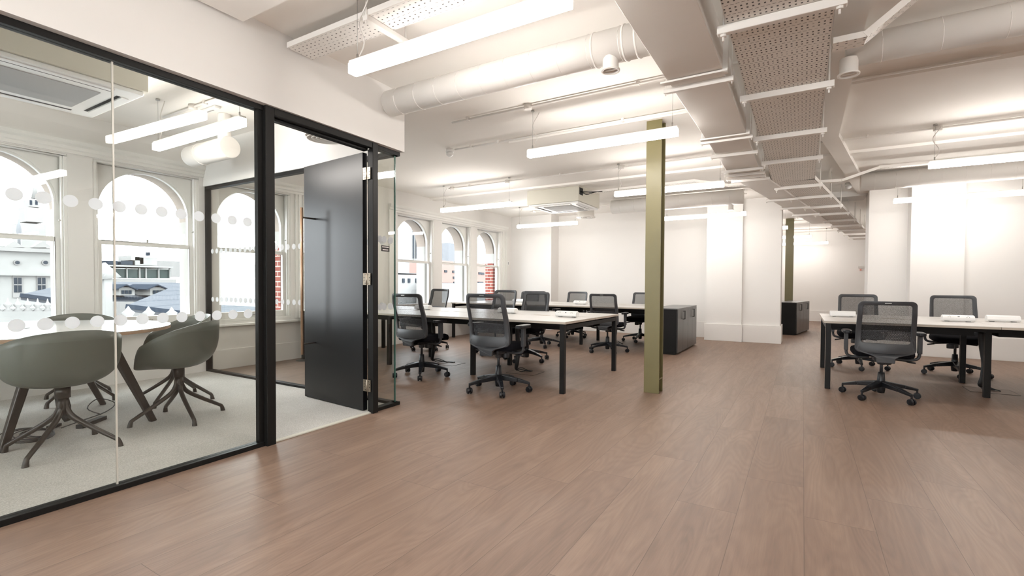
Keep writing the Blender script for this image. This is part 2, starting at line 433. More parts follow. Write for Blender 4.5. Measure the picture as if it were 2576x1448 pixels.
def strip(b, y0, y1, prof):
    """horizontal moulding along Y; prof = [(x out from wall, z)...]"""
    n = len(prof)
    vs = [(XW+px, y, z) for y in (y0, y1) for px, z in prof]
    fs = [(i, i+1, n+i+1, n+i) for i in range(n-1)]+[tuple(range(n)), tuple(range(2*n-1, n-1, -1))]
    return b.add(vs, fs)
cor = [(0, 2.395), (.025, 2.395), (.025, 2.425), (.04, 2.435), (.04, 2.465), (.062, 2.485), (.075, 2.515), (.075, 2.525), (0, 2.53)]
b = MB(); strip(b, .65, 3.18, cor); struct(b.build('trim_cornice_meeting_room', m_wood_white))
b = MB(); strip(b, 3.26, 4.62, cor); struct(b.build('trim_cornice_middle', m_wood_white))
b = MB(); strip(b, 6.28, 10.29, cor)
struct(b.build('trim_cornice_office', m_wood_white))
for nm, yy in (('trim_architrave_middle', 4.43), ('trim_architrave_office', 10.10)):
    b = MB()
    for i, (a, t_) in enumerate(((0, .018), (.045, .028), (.11, .04))): b.box(XW-.01, XW+t_, yy+a, yy+.17, .6, 2.40)
    struct(b.build(nm, m_wood_white))
struct(MB().box(XW, XW+.03, 6.28, 6.45, .6, 2.40).build('trim_architrave_left', m_wood_white))
struct(MB().box(XW-.02, XW+.07, -3, 3.18, .545, .575).build('trim_window_board_meeting_room', m_wood_white, bevel=.006))
struct(MB().box(XW-.02, XW+.07, 3.26, 4.62, .545, .575).build('trim_window_board_middle', m_wood_white, bevel=.006))
struct(MB().box(XW-.02, XW+.07, 6.28, 10.29, .545, .575).build('trim_window_board_office', m_wood_white, bevel=.006))
struct(MB().box(XW, XW+.018, -3, 3.18, 0, .25).build('baseboard_meeting_room', m_wall, bevel=.004))
struct(MB().box(XW, XW+.018, 3.26, 10.6, 0, .25).build('baseboard_window', m_wall, bevel=.004))

# outer brick and stone skin with arched openings
def skin(ys, ya, yb, nm, lbl):
    root = thing(nm, lbl, 'facade', (0, 0, 0)); root['kind'] = 'structure'
    x0, x1 = -6.80, -6.58
    R_ = .50
    b = MB()
    for c in ys:
        arch_sheet(b, c-.6175, c+.6175, 3.0, c, R_, 1.86, x0, x1)
    b.box(x0, x1, ya, ys[0]-.6175, 1.55, 3.0).box(x0, x1, ys[-1]+.6175, yb, 1.55, 3.0)
    b.build('stone_arches', m_stone2, root)
    b = MB()
    for p, q in zip(ys[:-1], ys[1:]): b.box(x0, x1, p+R_, q-R_, .45, 1.86)
    b.box(x0, x1+.02, ys[0]-R_-.05, ys[0]-R_, 1.62, 1.86).box(x0, x1+.02, ys[-1]+R_, ys[-1]+R_+.05, 1.62, 1.86)
    b.build('stone_mullion', m_extstone, root)
    MB().box(x0, x1, ys[-1]+R_, yb, -1, 1.62).build('brick_jamb', m_brick, root)
    MB().box(x0, x1, ya, ys[0]-R_, -1, 1.62).build('brick_jamb', m_brick, root)
    MB().box(x0-.1, x1+.06, ya, yb, .35, .5).build('stone_sill', m_extstone, root)
skin(WC[:3], -3.2, 5.4, 'outer_wall_left', 'red brick outer wall with stone arches outside the meeting room windows')
skin(WC[3:], 5.6, 13, 'outer_wall_right', 'red brick outer wall with stone arches outside the office windows')

# back wall, piers, corridor opening
b = MB(); b.box(XW, -.40, YB, YB+.2, 0, H)
struct(b.build('wall_back', m_wall))
def pier(nm, x0, x1, y0, y1):
    struct(MB().box(x0, x1, y0, y1, 0, H).build(nm, m_wall))
pier('wall_left_pier', XW, -5.22, 10.52, YB)
pier('wall_chimney_breast', -1.68, -1.02, 10.45, YB)
pier('wall_end_pier', -1.02, -.36, 10.52, 11.14)
def base(nm, x0, x1, y0, y1):
    struct(MB().box(x0, x1, y0, y1, 0, .33).box(x0, x1, y0, y1, .33, .336).build(nm, m_wall, bevel=.003))
base('baseboard_back', -5.2, -1.70, YB-.025, YB)
base('baseboard_left_pier', XW, -5.20, 10.50, 10.52)
base('baseboard_chimney_breast', -1.70, -1.005, 10.41, 10.45)
base('baseboard_end_pier', -1.005, -.335, 10.47, 10.52)
base('baseboard_end_pier_side', -.36, -.335, 10.52, 11.14)
# right side wall with its shallow breast
struct(MB().box(.95, 1.47, 10.22, 10.7, 0, H).build('wall_right_jamb', m_wall))
struct(MB().box(1.47, 2.12, 9.93, 10.7, 0, H).build('wall_right_breast', m_wall))
struct(MB().box(2.12, 5.6, 9.99, 10.7, 0, H).build('wall_right', m_wall))
base('baseboard_right_jamb', .94, 1.47, 10.20, 10.22)
base('baseboard_right_breast', 1.45, 2.13, 9.905, 9.93)
base('baseboard_right', 2.13, 5.4, 9.965, 9.99)
struct(MB().box(5.3, 5.5, -3.2, 10.2, 0, H).build('wall_far_right', m_wall))
b = MB()
WFILL = [-5.35, -1.9, .1]  # centres of three unseen windows, added to bring in soft daylight
b.box(XW, 5.3, -3.2, -3.0, 0, .55).box(XW, 5.3, -3.2, -3.0, 2.45, H)
ed = [XW]+[e for c in WFILL for e in (c-.8, c+.8)]+[5.3]
for i in range(0, len(ed), 2): b.box(ed[i], ed[i+1], -3.2, -3.0, .55, 2.45)
struct(b.build('wall_behind_camera', m_wall))
for i, c in enumerate(WFILL):
    root = bpy.data.objects.new('window_%d' % (i+7), None); C.objects.link(root); struct(root)  # added window out of view, there only for its fill light
    b = MB()
    for a_, b_ in ((c-.8, c-.74), (c+.74, c+.8), (c-.02, c+.02)): b.box(a_, b_, -3.15, -3.06, .55, 2.45)
    b.box(c-.8, c+.8, -3.15, -3.06, .55, .62).box(c-.8, c+.8, -3.15, -3.06, 2.38, 2.45).box(c-.8, c+.8, -3.15, -3.06, 1.5, 1.55)
    b.build('window_frame', m_wood_white, root)
    MB().box(c-.75, c+.75, -3.11, -3.105, .6, 2.4).build('window_pane', m_winglass, root)
# far room
struct(MB().box(-7, 5.6, 17.95, 18.2, 0, H).build('wall_far', m_wall))
struct(MB().box(3.2, 3.4, 10.7, 18, 0, H).build('wall_far_room_side', m_wall))
base('baseboard_far', -6.3, 3.2, 17.92, 17.95)

# bulkhead over the glass partition
def PX(s): return -3.045-.028*s
def shear_box(b, s0, s1, n0, n1, z0, z1):
    vs = [(PX(s)+n, s, z) for z in (z0, z1) for s in (s0, s1) for n in (n0, n1)]
    return b.add(vs, [(0, 2, 3, 1), (4, 5, 7, 6), (0, 1, 5, 4), (2, 6, 7, 3), (0, 4, 6, 2), (1, 3, 7, 5)])
b = MB(); shear_box(b, -3.0, 3.255, -.13, .045, 2.285, H)
struct(b.build('wall_bulkhead', m_wall))
struct(MB().box(XW, -3.12-.12, 3.17, 3.255, 2.285, H).build('wall_bulkhead_side', m_wall))
struct(MB().box(-3.0, 5.3, .9, 1.74, 2.72, H).build('trim_downstand_beam', m_ceil))

# ------------------------------------------------------------------ glazed partition
part = thing('glass_partition', 'frameless glass screen with slim black tracks enclosing the carpeted meeting room', 'glass partition')
part['kind'] = 'structure'
def sb(s0, s1, n0, n1, z0, z1, nm, mat, par, bevel=0):
    b = MB(); shear_box(b, s0, s1, n0, n1, z0, z1); return b.build(nm, mat, par, bevel=bevel)
sb(-3.0, 1.93, -.065, 0, 0, .03, 'bottom_track', m_frame, part, .002)
sb(-3.0, 1.93, -.065, 0, 2.25, 2.285, 'top_track', m_frame, part, .002)
sb(2.95, 3.235, -.065, 0, 0, .03, 'bottom_track', m_frame, part, .002)
sb(2.95, 3.235, -.065, 0, 2.25, 2.285, 'top_track', m_frame, part, .002)
JS = 1.108
sb(-3.0, JS-.004, -.036, -.026, .03, 2.25, 'glass_pane', m_glass, part)
p2 = sb(JS+.004, 1.92, -.036, -.026, .03, 2.25, 'glass_pane', m_glass, part)
sb(JS-.004, JS+.004, -.0355, -.0265, .03, 2.25, 'pane_joint', m_jointglass, part)
p3 = sb(2.96, 3.215, -.036, -.026, .03, 2.25, 'glass_pane', m_glass, part)
sb(3.205, 3.215, -.037, -.025, .03, 2.25, 'glass_edge', m_glassedge, part)
sb(1.895, 1.93, -.05, -.012, .03, 2.25, 'edge_channel', m_frame, part)
def dots(ss, zs_, nm):
    b = MB()
    for s in ss:
        for z in zs_: b.disc((PX(s)-.0245, s, z), (1, .028, 0), .030, 26, .0008)
    o = b.build(nm, m_dots, part)
    return o
dots([round(-.17+.1*i, 3) for i in range(21)], (.90, 1.50), 'vinyl_dots')
dots([3.02, 3.07, 3.15], (.90, 1.49), 'vinyl_dots')
# return screen, along X
YS = 3.215
xa, xb = XW+.005, PX(3.2)
MB().box(xa, xb, YS-.03, YS+.03, 0, .03).build('bottom_track', m_frame, part, bevel=.002)
MB().box(xa, xb, YS-.03, YS+.03, 2.25, 2.285).build('top_track', m_frame, part, bevel=.002)
MB().box(xa, xa+.035, YS-.03, YS+.03, .03, 2.25).build('edge_channel', m_frame, part)
MB().box(xa+.03, xb-.03, YS-.005, YS+.005, .03, 2.25).build('glass_pane', m_glass, part)
b = MB()
k = xa+.12
while k < xb-.06:
    for z in (.90, 1.49): b.disc((k, YS-.0065, z), (0, 1, 0), .030, 26, .0008)
    k += .1
b.build('vinyl_dots', m_dots, part)

# door set
door = bpy.data.objects.new('door_1', None); C.objects.link(door); struct(door)
b = MB()
shear_box(b, 1.93, 1.995, -.10, .025, 0, 2.285); shear_box(b, 1.995, 2.015, -.08, -.03, 0, 2.24)
b.build('frame_jamb', m_frame, door, bevel=.003)
b = MB(); shear_box(b, 2.89, 2.95, -.022, .025, 0, 2.285); shear_box(b, 2.91, 2.95, -.06, -.023, 0, 2.24)
b.build('frame_jamb', m_frame, door, bevel=.003)
b = MB(); shear_box(b, 1.995, 2.885, -.10, .025, 2.235, 2.285); shear_box(b, 1.995, 2.885, -.08, -.03, 2.218, 2.236)
b.build('frame_head', m_frame, door, bevel=.003)
hx, hy = -3.205, 2.885      # hinge line of the leaf, swung into the room
ang = math.radians(180-5.2)
Rl = Matrix.Rotation(ang, 3, 'Z')
b = MB(); b.box(0.015, .915, -.045, 0, .012, 2.215, R=Rl, at=(hx, hy+.0, 0))
lf = b.build('door_leaf', m_doorblk, door, bevel=.002)
def L(x, y, z): v = Rl @ Vector((x, y, z)); return (v.x+hx, v.y+hy, z)
# in leaf space +y points to -Y world (towards the camera)
b = MB(); b.cyl(L(.728, .135, .446), L(.728, .135, 1.793), .0125, n=16)
hb = b.build('pull_handle', m_copper, lf)
b = MB()
for z in (.543, 1.705): b.cyl(L(.728, .0, z), L(.728, .135, z), .008)
b.build('handle_standoff', m_bronze, hb)
for z in (.235, 1.14, 2.03):
    b = MB()
    # one knuckle and two leaves facing the gap
    b.cyl((hx+.040, hy-.004, z-.05), (hx+.040, hy-.004, z+.05), .0065, n=10)
    b.box(hx-.004, hx+.036, hy-.006, hy-.003, z-.05, z+.05)
    b.box(hx+.044, hx+.084, hy-.006, hy-.003, z-.05, z+.05)
    hg = b.build('hinge', m_hinge, door)
    b = MB()
    for dx in (.008, .022, .058, .072):
        for dz in (-.036, -.012, .012, .036):
            if (dx in (.022, .058)) == (abs(dz) > .03): b.cyl((hx+dx, hy-.0068, z+dz), (hx+dx, hy-.006, z+dz), .004, n=8)
    b.build('hinge_screws', m_dark, hg)

# little sign stuck on the glass beside the door
sg = MB(); shear_box(sg, 3.035, 3.135, -.0255, -.0235, 1.385, 1.437)
sg = sg.build('door_sign', m_sign)
tag(sg, 'small black two-line sign stuck on the glass beside the open door', 'sign')
b = MB()
for z, s0, s1 in ((1.424, 3.045, 3.125), (1.400, 3.052, 3.118)):
    s = s0
    while s < s1:
        wd = random.uniform(.003, .0055); shear_box(b, s, min(s+wd, s1), -.0235, -.023, z-.004, z+.004); s += wd+.0013
b.build('lettering', m_signtxt, sg)

# ------------------------------------------------------------------ pendant lights
def pendant(label, x0, Y, z=2.345, L_=1.42, wires=True, group='linear pendant lights'):
    w_, h_ = .062, .078
    t = thing('pendant_light', label, 'light', (x0, Y, 0), 0, group)
    b = MB(); b.box(0, L_, -w_/2+.0035, w_/2-.0035, z+h_-.016, z+h_); b.build('housing', m_serv, t, bevel=.003)
    b = MB(); b.box(0, L_, -w_/2, w_/2, z, z+h_-.016); b.build('diffuser', m_lamp, t, bevel=.004)
    for dx in (.045, L_-.045):
        b = MB(); b.cyl((dx, 0, z+h_), (dx, 0, z+h_+.035), .006, n=8).cyl((dx, 0, z+h_), (dx, 0, H-.012), .0014, n=6).lathe([(.018, H-.014), (.016, H)], 12, (dx, 0, 0))
        b.build('suspension_wire', m_chrome, t)
    pts = [(.05+.0*i, .012, z+h_+.01) for i in range(1)]
    for i in range(21):
        f = i/20; a = f*2*PI*1.2
        pts.append((.05+.03*math.sin(a)+.02*f, .012+.02*f, z+h_+.03+(H-.05-z-h_)*f))
    b = MB(); b.tube(pts, .004, 6); b.build('power_cable', m_serv, t)
    return t
P_ = [('large pendant light nearest the camera, running out of the top of the picture', -2.33, 2.01),
      ('pendant light crossing in front of the olive green steel column', -2.33, 4.18),
      ('pendant light hanging nearest the office windows, over the first desk row', -5.40, 6.60),
      ('pendant light passing behind the olive green column, over the first desk row', -2.29, 6.62),
      ('far left pendant light below the cream ceiling cassette unit', -5.42, 9.25),
      ('pendant light right of the column nearest the back wall', -2.30, 9.50),
      ('right hand pendant light nearest the camera, leaving the picture at the right edge', 1.12, 6.66),
      ('right hand pendant light over the far side, in front of the right wall', 1.15, 9.18)]
for l_, x_, y_ in P_: pendant(l_, x_, y_)
pendant('pendant light inside the glass meeting room', -5.19, 2.18, z=2.33)
pendant('pendant light in the far room, in front of the far green column', -1.25, 14.6)
pendant('pendant light in the far room closest to the far wall', -.80, 17.0)
pendant('short glimpse of a pendant light just beyond the end pier', -1.72, 12.2)
pendant('pendant light out of view behind the camera on the left', -2.33, -.4)
pendant('pendant light out of view behind the camera on the right', 1.12, -.4)
pendant('pendant light out of view at the right of the camera', 1.12, 2.4)
pendant('pendant light out of view in the far right bay', 3.9, 4.4)
pendant('pendant light out of view in the far room at the left', -4.2, 14.6)
pendant('pendant light out of view in the far room at the right', 1.6, 14.6)

# ------------------------------------------------------------------ conduits and ceiling services
def conduit(label, x0, x1, Y, z=None, boxes=(), clips=()):
    z = H-.022 if z is None else z
    t = thing('ceiling_conduit', label, 'conduit', (0, 0, 0), 0, 'ceiling conduits')
    MB().cyl((x0, Y, z), (x1, Y, z), .011, n=8).build('pipe', m_serv, t)
    for x in boxes:
        MB().lathe([(.034, -.030), (.038, -.026), (.038, .02)], 16, (x, Y, H-.022)).build('junction_box', m_serv, t)
    for x in clips:
        MB().box(x-.012, x+.012, Y-.02, Y+.02, z-.014, H).build('clip', m_serv, t)
    return t
conduit('white conduit on the ceiling above the light crossing the green column', -3.15, 1.4, 4.02, boxes=(-2.25, ), clips=(-2.95, -1.2))
conduit('white conduit on the ceiling running right from the smoke detector', -3.75, 1.2, 4.84, boxes=(-.55, ), clips=(-3.5, -3.1, -1.6))
conduit('white conduit on the ceiling over the first desk row, window side', -5.35, 4.5, 6.74, boxes=(-5.28, -4.15, -2.24, 1.2), clips=(-4.9, -3.2, 0.6, 2.2))
conduit('white conduit low on the ceiling behind the cassette unit', -5.4, -.9, 9.8, boxes=(-5.3, -2.0), clips=(-3.0,))
conduit('white conduit on the right ceiling near the far light', .6, 4.8, 9.7, boxes=(1.6,), clips=(2.4,))
conduit('white conduit on the meeting room ceiling leading to the pendant', -5.6, -3.2, 2.42, boxes=(-5.02,), clips=(-4.8, -4.2))

def spiral_duct(label, x0, x1, Y, z, r, gap=.2):
    t = thing('spiral_duct', label, 'duct', (0, 0, 0), 0, 'round ceiling ducts')
    b = MB().cyl((x0, Y, z), (x1, Y, z), r, n=40); x = x0+gap*.6
    while x < x1:
        b.tube([(x+.02*i/16, Y+(r+.001)*math.cos(2*PI*i/16), z+(r+.001)*math.sin(2*PI*i/16)) for i in range(17)], .0025, 5); x += gap
    b.build('duct_body', m_duct, t)
    return t
d1 = spiral_duct('thick round white duct running from the bulkhead across the ceiling', -3.03, -.84, 3.02, 2.63, .105, .21)
for x in (-1.18, -.98, -.90): MB().cyl((x-.006, 3.02, 2.63), (x+.006, 3.02, 2.63), .110, n=40).build('collar', m_duct, d1)
d2_ = spiral_duct('round cream duct at the top right of the picture', .22, 5.2, 3.9, 2.64, .095, .29)
d3 = spiral_duct('long round duct across the ceiling in front of the back wall, left side', -3.25, -.9, 9.25, 2.64, .13, .28)
d4 = spiral_duct('long round duct across the ceiling in front of the right wall', .72, 5.2, 8.95, 2.66, .13, .25)

def valve(label, x, y, z0, z1, r=.05):
    t = thing('air_valve', label, 'air valve', (x, y, 0), 0, 'round air valves')
    MB().lathe([(r, z1), (r, z0+.02), (r*1.2, z0+.008), (r*1.2, z0), (r*.95, z0), (r*.86, z0+.03)], 28, cap=False).build('spigot', m_serv, t)
    MB().box(-r*.85, r*.85, -.006, .006, z0+.004, z0+.02).lathe([(r*.8, z0+.03), (.001, z0+.03)], 20, cap=False).build('damper', m_duct, t)
    return t
valve('round air valve hanging from the thick duct left of the box duct', -1.075, 3.0, 2.465, 2.56)
valve('round air valve at the end of the top right duct', .235, 3.86, 2.475, 2.58, .052)
valve('round air valve under the duct in front of the back wall', -1.10, 9.25, 2.42, 2.52, .045)
# ceiling diffusers
t = thing('ceiling_diffuser', 'white drum diffuser under the cream cassette unit', 'diffuser', (-3.83, 9.3, 0))
MB().lathe([(.17, 2.64), (.17, 2.50), (.19, 2.49), (.19, 2.475), (.14, 2.475)], 32, cap=False).build('drum', m_serv, t)
b = MB()
for r_ in (.13, .09, .05): b.lathe([(r_, 2.478), (r_-.02, 2.495), (r_-.022, 2.478)], 28, cap=False)
b.build('cones', m_serv, t); MB().lathe([(.17, 2.50), (.001, 2.50)], 24, cap=False).build('backing', m_grille, t)
t = thing('round_diffuser', 'round concentric ring diffuser on the ceiling seen above the open door', 'diffuser', (-3.86, 3.0, 0))
b = MB()
for r_ in (.155, .115, .075): b.lathe([(r_, 2.452), (r_-.004, 2.447), (r_-.03, 2.47), (r_-.03, 2.475)], 36, cap=False)
b.lathe([(.04, 2.455), (.001, 2.45)], 24, cap=False); b.build('cones', m_serv, t)
MB().lathe([(.165, 2.47), (.165, 2.50), (.001, 2.50)], 32, cap=False).cyl((0, 0, 2.5), (0, 0, H), .08, n=24).build('neck', m_serv, t)

# box duct running away from the camera, bends right with the building
BEND = math.radians(9.2)
def bent(x, y, y0=6.6, xr=0.0):
    """shift sideways for everything beyond the bend"""
    return x+max(0, y-y0)*math.tan(BEND)
t = thing('box_duct', 'wide boxed white duct running away beside the perforated cable tray', 'duct')
for nm, ya, yb in (('duct_section', -2.9, 6.6), ('duct_section', 6.6, 12.4)):
    xs = [bent(-.79, ya), bent(-.45, ya), bent(-.79, yb), bent(-.45, yb)]
    b = MB(); zz = (2.45, 2.66)
    vs = [(xs[0], ya, zz[0]), (xs[1], ya, zz[0]), (xs[3], yb, zz[0]), (xs[2], yb, zz[0]), (xs[0], ya, zz[1]), (xs[1], ya, zz[1]), (xs[3], yb, zz[1]), (xs[2], yb, zz[1])]
    b.add(vs, [(0, 3, 2, 1), (4, 5, 6, 7), (0, 1, 5, 4), (1, 2, 6, 5), (2, 3, 7, 6), (3, 0, 4, 7)])
    b.build(nm, m_duct, t, bevel=.004)
for y in (3.42, 4.82, 5.40, 6.17, 6.41, 6.6, 6.8, 8.6, 9.6, 10.6):
    x0, x1 = bent(-.84, y), bent(-.40, y)
    brk = MB().box(x0, x1, y-.016, y+.016, 2.415, 2.447).build('support_channel', m_serv, t, bevel=.003)
    for xx in (x0+.012, x1-.012): MB().cyl((xx, y, 2.40), (xx, y, H), .004, n=8).build('threaded_rod', m_serv, brk)
for y in (3.3, 4.75):
    b = MB(); b.bar((-.435, y, 2.43), (-.435, y+.02, 2.72), .03, .03).bar((-.83, y, 2.438), (-.42, y, 2.438), .05, .012); b.build('flange', m_serv, t)

# main cable tray
t = thing('cable_tray', 'wide perforated white cable tray running away along the ceiling', 'cable tray')
TY0 = 7.35
b = MB().box(-.23, .23, -10.35+TY0-TY0, 0, 0, .002); 
sec = MB().box(-.235, .235, -(TY0+2.9), 0, 0, .0025).build('tray_section', m_tray, t, loc=(-.125, TY0, 2.47))
for sx in (-.236, .236): MB().box(sx-.002, sx+.002, -(TY0+2.9), 0, 0, .05).build('tray_side', m_serv, sec)
sec2 = MB().box(-.235, .235, 0, 10.2, 0, .0025).build('tray_section', m_tray, t, loc=(-.125, TY0, 2.47)); sec2.rotation_euler = (0, 0, -BEND)
for sx in (-.236, .236): MB().box(sx-.002, sx+.002, 0, 10.2, 0, .05).build('tray_side', m_serv, sec2)
for y in (.3, 2.79, 3.88, 5.0, 6.02, 7.66, 8.65, 9.8, 10.85, 12.0, 13.1, 14.2, 15.3, 16.4):
    x = -.125+max(0, y-TY0)*math.tan(BEND)
    br = MB().box(x-.285, x+.285, y-.02, y+.02, 2.425, 2.468).build('support_channel', m_serv, t, bevel=.004)
    for dx in (-.255, .255):
        MB().cyl((x+dx, y, 2.39), (x+dx, y, H), .0055, n=8).cyl((x+dx, y, 2.412), (x+dx, y, 2.426), .016, n=6).build('threaded_rod', m_serv, br)

# smaller perforated trays
def small_tray(label, pts, wd, mat=None, along='X', name='cable_tray'):
    t = thing(name, label, 'cable tray')
    for a, bq in zip(pts[:-1], pts[1:]):
        a, bq = Vector(a), Vector(bq); d = bq-a
        L_ = d.length
        b = MB().box(0, L_, -wd/2, wd/2, 0, .002)
        o = b.build('tray_section', mat or m_tray2, t); o.location = a
        o.rotation_euler = d.to_track_quat('X', 'Z').to_euler()
        for sy in (-wd/2-.003, wd/2): MB().box(0, L_, sy, sy+.003, 0, .035).build('tray_side', m_serv, o)
    return t
tr = small_tray('perforated cable tray crossing above the nearest pendant light', [(-3.03, 2.16, 2.70), (.12, 2.16, 2.70)], .20)
br = MB().box(-2.275, -2.235, 2.04, 2.41, 2.665, 2.697).build('support_channel', m_serv, tr, bevel=.003)
for yy in (2.05, 2.385): MB().cyl((-2.255, yy, 2.65), (-2.255, yy, H), .006, n=8).build('threaded_rod', m_serv, br)
small_tray('short perforated tray climbing to the upper right of the picture', [(.13, 3.46, 2.51), (.285, 3.46, 2.51), (.62, 3.5, 2.78)], .12)
small_tray('narrow perforated tray with a sloping end along the right ceiling', [(.17, 8.0, 2.53), (.42, 8.05, 2.53), (.86, 8.25, 2.70), (4.8, 8.3, 2.70)], .10)
small_tray('narrow perforated tray linking the cassette unit to the main tray', [(-3.24, 8.0, 2.70), (-1.45, 7.9, 2.70), (-.95, 7.8, 2.56), (-.32, 7.8, 2.56)], .10)
t = thing('power_track', 'dark metal track fixed to the ceiling at the top left', 'track')
MB().box(-1.98, -1.955, .2, 1.76, 2.695, 2.72).build('rail', m_bronze, t); MB().box(-1.94, -1.92, .2, 1.76, 2.70, 2.72).build('cover', m_serv, t)

# downstand beam at the right of the tray
b = MB()
for ya, yb in ((-3.0, 6.4), (6.4, 17)):
    xs = [bent(.14, ya, 6.4), bent(.312, ya, 6.4), bent(.14, yb, 6.4), bent(.312, yb, 6.4)]
    zz = (2.74, H)
    vs = [(xs[0], ya, zz[0]), (xs[1], ya, zz[0]), (xs[3], yb, zz[0]), (xs[2], yb, zz[0]), (xs[0], ya, zz[1]), (xs[1], ya, zz[1]), (xs[3], yb, zz[1]), (xs[2], yb, zz[1])]
    b.add(vs, [(0, 3, 2, 1), (4, 5, 6, 7), (0, 1, 5, 4), (1, 2, 6, 5), (2, 3, 7, 6), (3, 0, 4, 7)])
struct(b.build('trim_ceiling_beam', m_ceil))
struct(MB().box(-.355, .945, 10.53, 11.1, 2.70, H).build('trim_corridor_lintel', m_wall))
struct(MB().box(XW, 5.3, 7.42, 7.56, 2.765, H).build('trim_ceiling_rib', m_ceil))
struct(MB().box(-3.0, 5.3, 4.9, 5.16, 2.765, H).build('trim_ceiling_rib_column', m_ceil))

# smoke detectors
def detector(label, x, y):
    t = thing('smoke_detector', label, 'smoke detector', (x, y, 0), 0, 'smoke detectors')
    MB().lathe([(.045, H), (.05, H-.03), (.05, H-.045)], 24).build('base', m_white, t)
    MB().lathe([(.042, H-.045), (.045, H-.075), (.030, H-.09), (.012, H-.1)], 24).build('sensor_head', m_white, t)
detector('white smoke detector on the ceiling right of the bulkhead corner', -3.83, 4.84)
detector('white detector on the ceiling near the far right conduit', .62, 9.72)

# ------------------------------------------------------------------ cassette air conditioners
def cassette(label, x0, x1, y0, y1, z0):
    t = thing('air_conditioning_cassette', label, 'air conditioner')
    MB().box(x0, x1, y0, y1, z0+.03, H).build('casing', m_acbox, t, bevel=.004)
    pn = MB().box(x0+.02, x1-.02, y0+.02, y1-.02, z0, z0+.03).build('panel', m_white, t, bevel=.008)
    cx, cy2 = (x0+x1)/2, (y0+y1)/2; hw, hh = (x1-x0)/2, (y1-y0)/2
    b = MB().box(cx-hw*.56, cx+hw*.56, cy2-hh*.56, cy2+hh*.56, z0-.006, z0+.002); b.build('intake_grille', m_grille, pn)
    for sx, sy in ((0, 1), (0, -1), (1, 0), (-1, 0)):
        b = MB()
        if sy: b.box(cx-hw*.62, cx+hw*.62, cy2+sy*hh*.76-.012, cy2+sy*hh*.76+.012, z0-.002, z0+.004)
        else: b.box(cx+sx*hw*.76-.012, cx+sx*hw*.76+.012, cy2-hh*.62, cy2+hh*.62, z0-.002, z0+.004)
        sl = b.build('outlet_slot', m_dark, pn)
        b = MB()
        if sy: b.box(cx-hw*.62, cx+hw*.62, cy2+sy*hh*.84-.022, cy2+sy*hh*.84+.022, z0-.008, z0-.001)
        else: b.box(cx+sx*hw*.84-.022, cx+sx*hw*.84+.022, cy2-hh*.62, cy2+hh*.62, z0-.008, z0-.001)
        b.build('louvre', m_white, pn)
    return t
cassette('large cream ceiling cassette unit inside the glass meeting room', -5.18, -4.20, .74, 1.72, 2.485)
ac = cassette('cream boxed ceiling cassette unit over the desks near the back wall', -4.28, -3.28, 7.64, 8.62, 2.50)
b = MB().box(-3.285, -3.276, 7.67, 7.82, 2.64, 2.76); b.build('cable_opening', m_dark, ac)
b = MB()
for k in range(3):
    b.tube([(-3.28, 7.72+.03*k, 2.70), (-3.2, 7.74+.03*k, 2.69-.02*k), (-3.05, 7.9, 2.70), (-2.8, 8.0, 2.715)], .006, 6)
b.build('cables', m_cable, ac)
t = thing('supply_duct', 'round supply duct with a grille in the meeting room corner', 'duct')
MB().cyl((-5.68, 2.72, 2.46), (-4.93, 2.72, 2.46), .108, n=32).cyl((-5.03, 2.72, 2.46), (-5.03, 2.72, H), .06, n=32).cyl((-5.45, 2.72, 2.46), (-5.435, 2.72, 2.46), .113, n=32).build('duct_body', m_duct, t, bevel=.01)
b = MB()
for k in range(9):
    z = 2.46-.084+.021*k; h_ = math.sqrt(max(0, .095**2-(z-2.46)**2)); b.box(-5.698, -5.685, 2.72-h_, 2.72+h_, z-.004, z+.004)
b.cyl((-5.686, 2.72, 2.46), (-5.68, 2.72, 2.46), .10, n=28)
b.build('grille', m_grille, t)
t = thing('exit_fitting', 'slim white ceiling fitting beside the meeting room pendant', 'fitting', (-5.0, 2.55, 0))
MB().box(-.17, .17, -.03, .03, H-.03, H).build('body', m_white, t, bevel=.01); MB().box(-.13, .10, -.006, .006, H-.033, H-.03).build('slot', m_grille, t)

# ------------------------------------------------------------------ green steel columns
def column(label, x, y, wd, dp):
    t = thing('steel_column', label, 'column', (x, y, 0), 0, 'olive green steel columns')
    MB().box(-wd/2, wd/2, 0, .014, 0, H).build('front_flange', m_green, t, bevel=.003)
    MB().box(-.006, .006, .014, dp-.014, 0, H).build('web', m_green, t)
    MB().box(-wd/2, wd/2, dp-.014, dp, 0, H).build('rear_flange', m_green, t, bevel=.003)
    MB().box(.006, wd/2, .014, dp-.014, .14, .152).box(-wd/2, -.006, .014, dp-.014, .14, .152).build('stiffener_plate', m_green, t)
    return t
column('olive green steel column in the middle, standing between desks and aisle', -1.309, 4.95, .155, .155)
column('olive green steel column in the far room behind the far cabinets', -.30, 14.1, .18, .18)

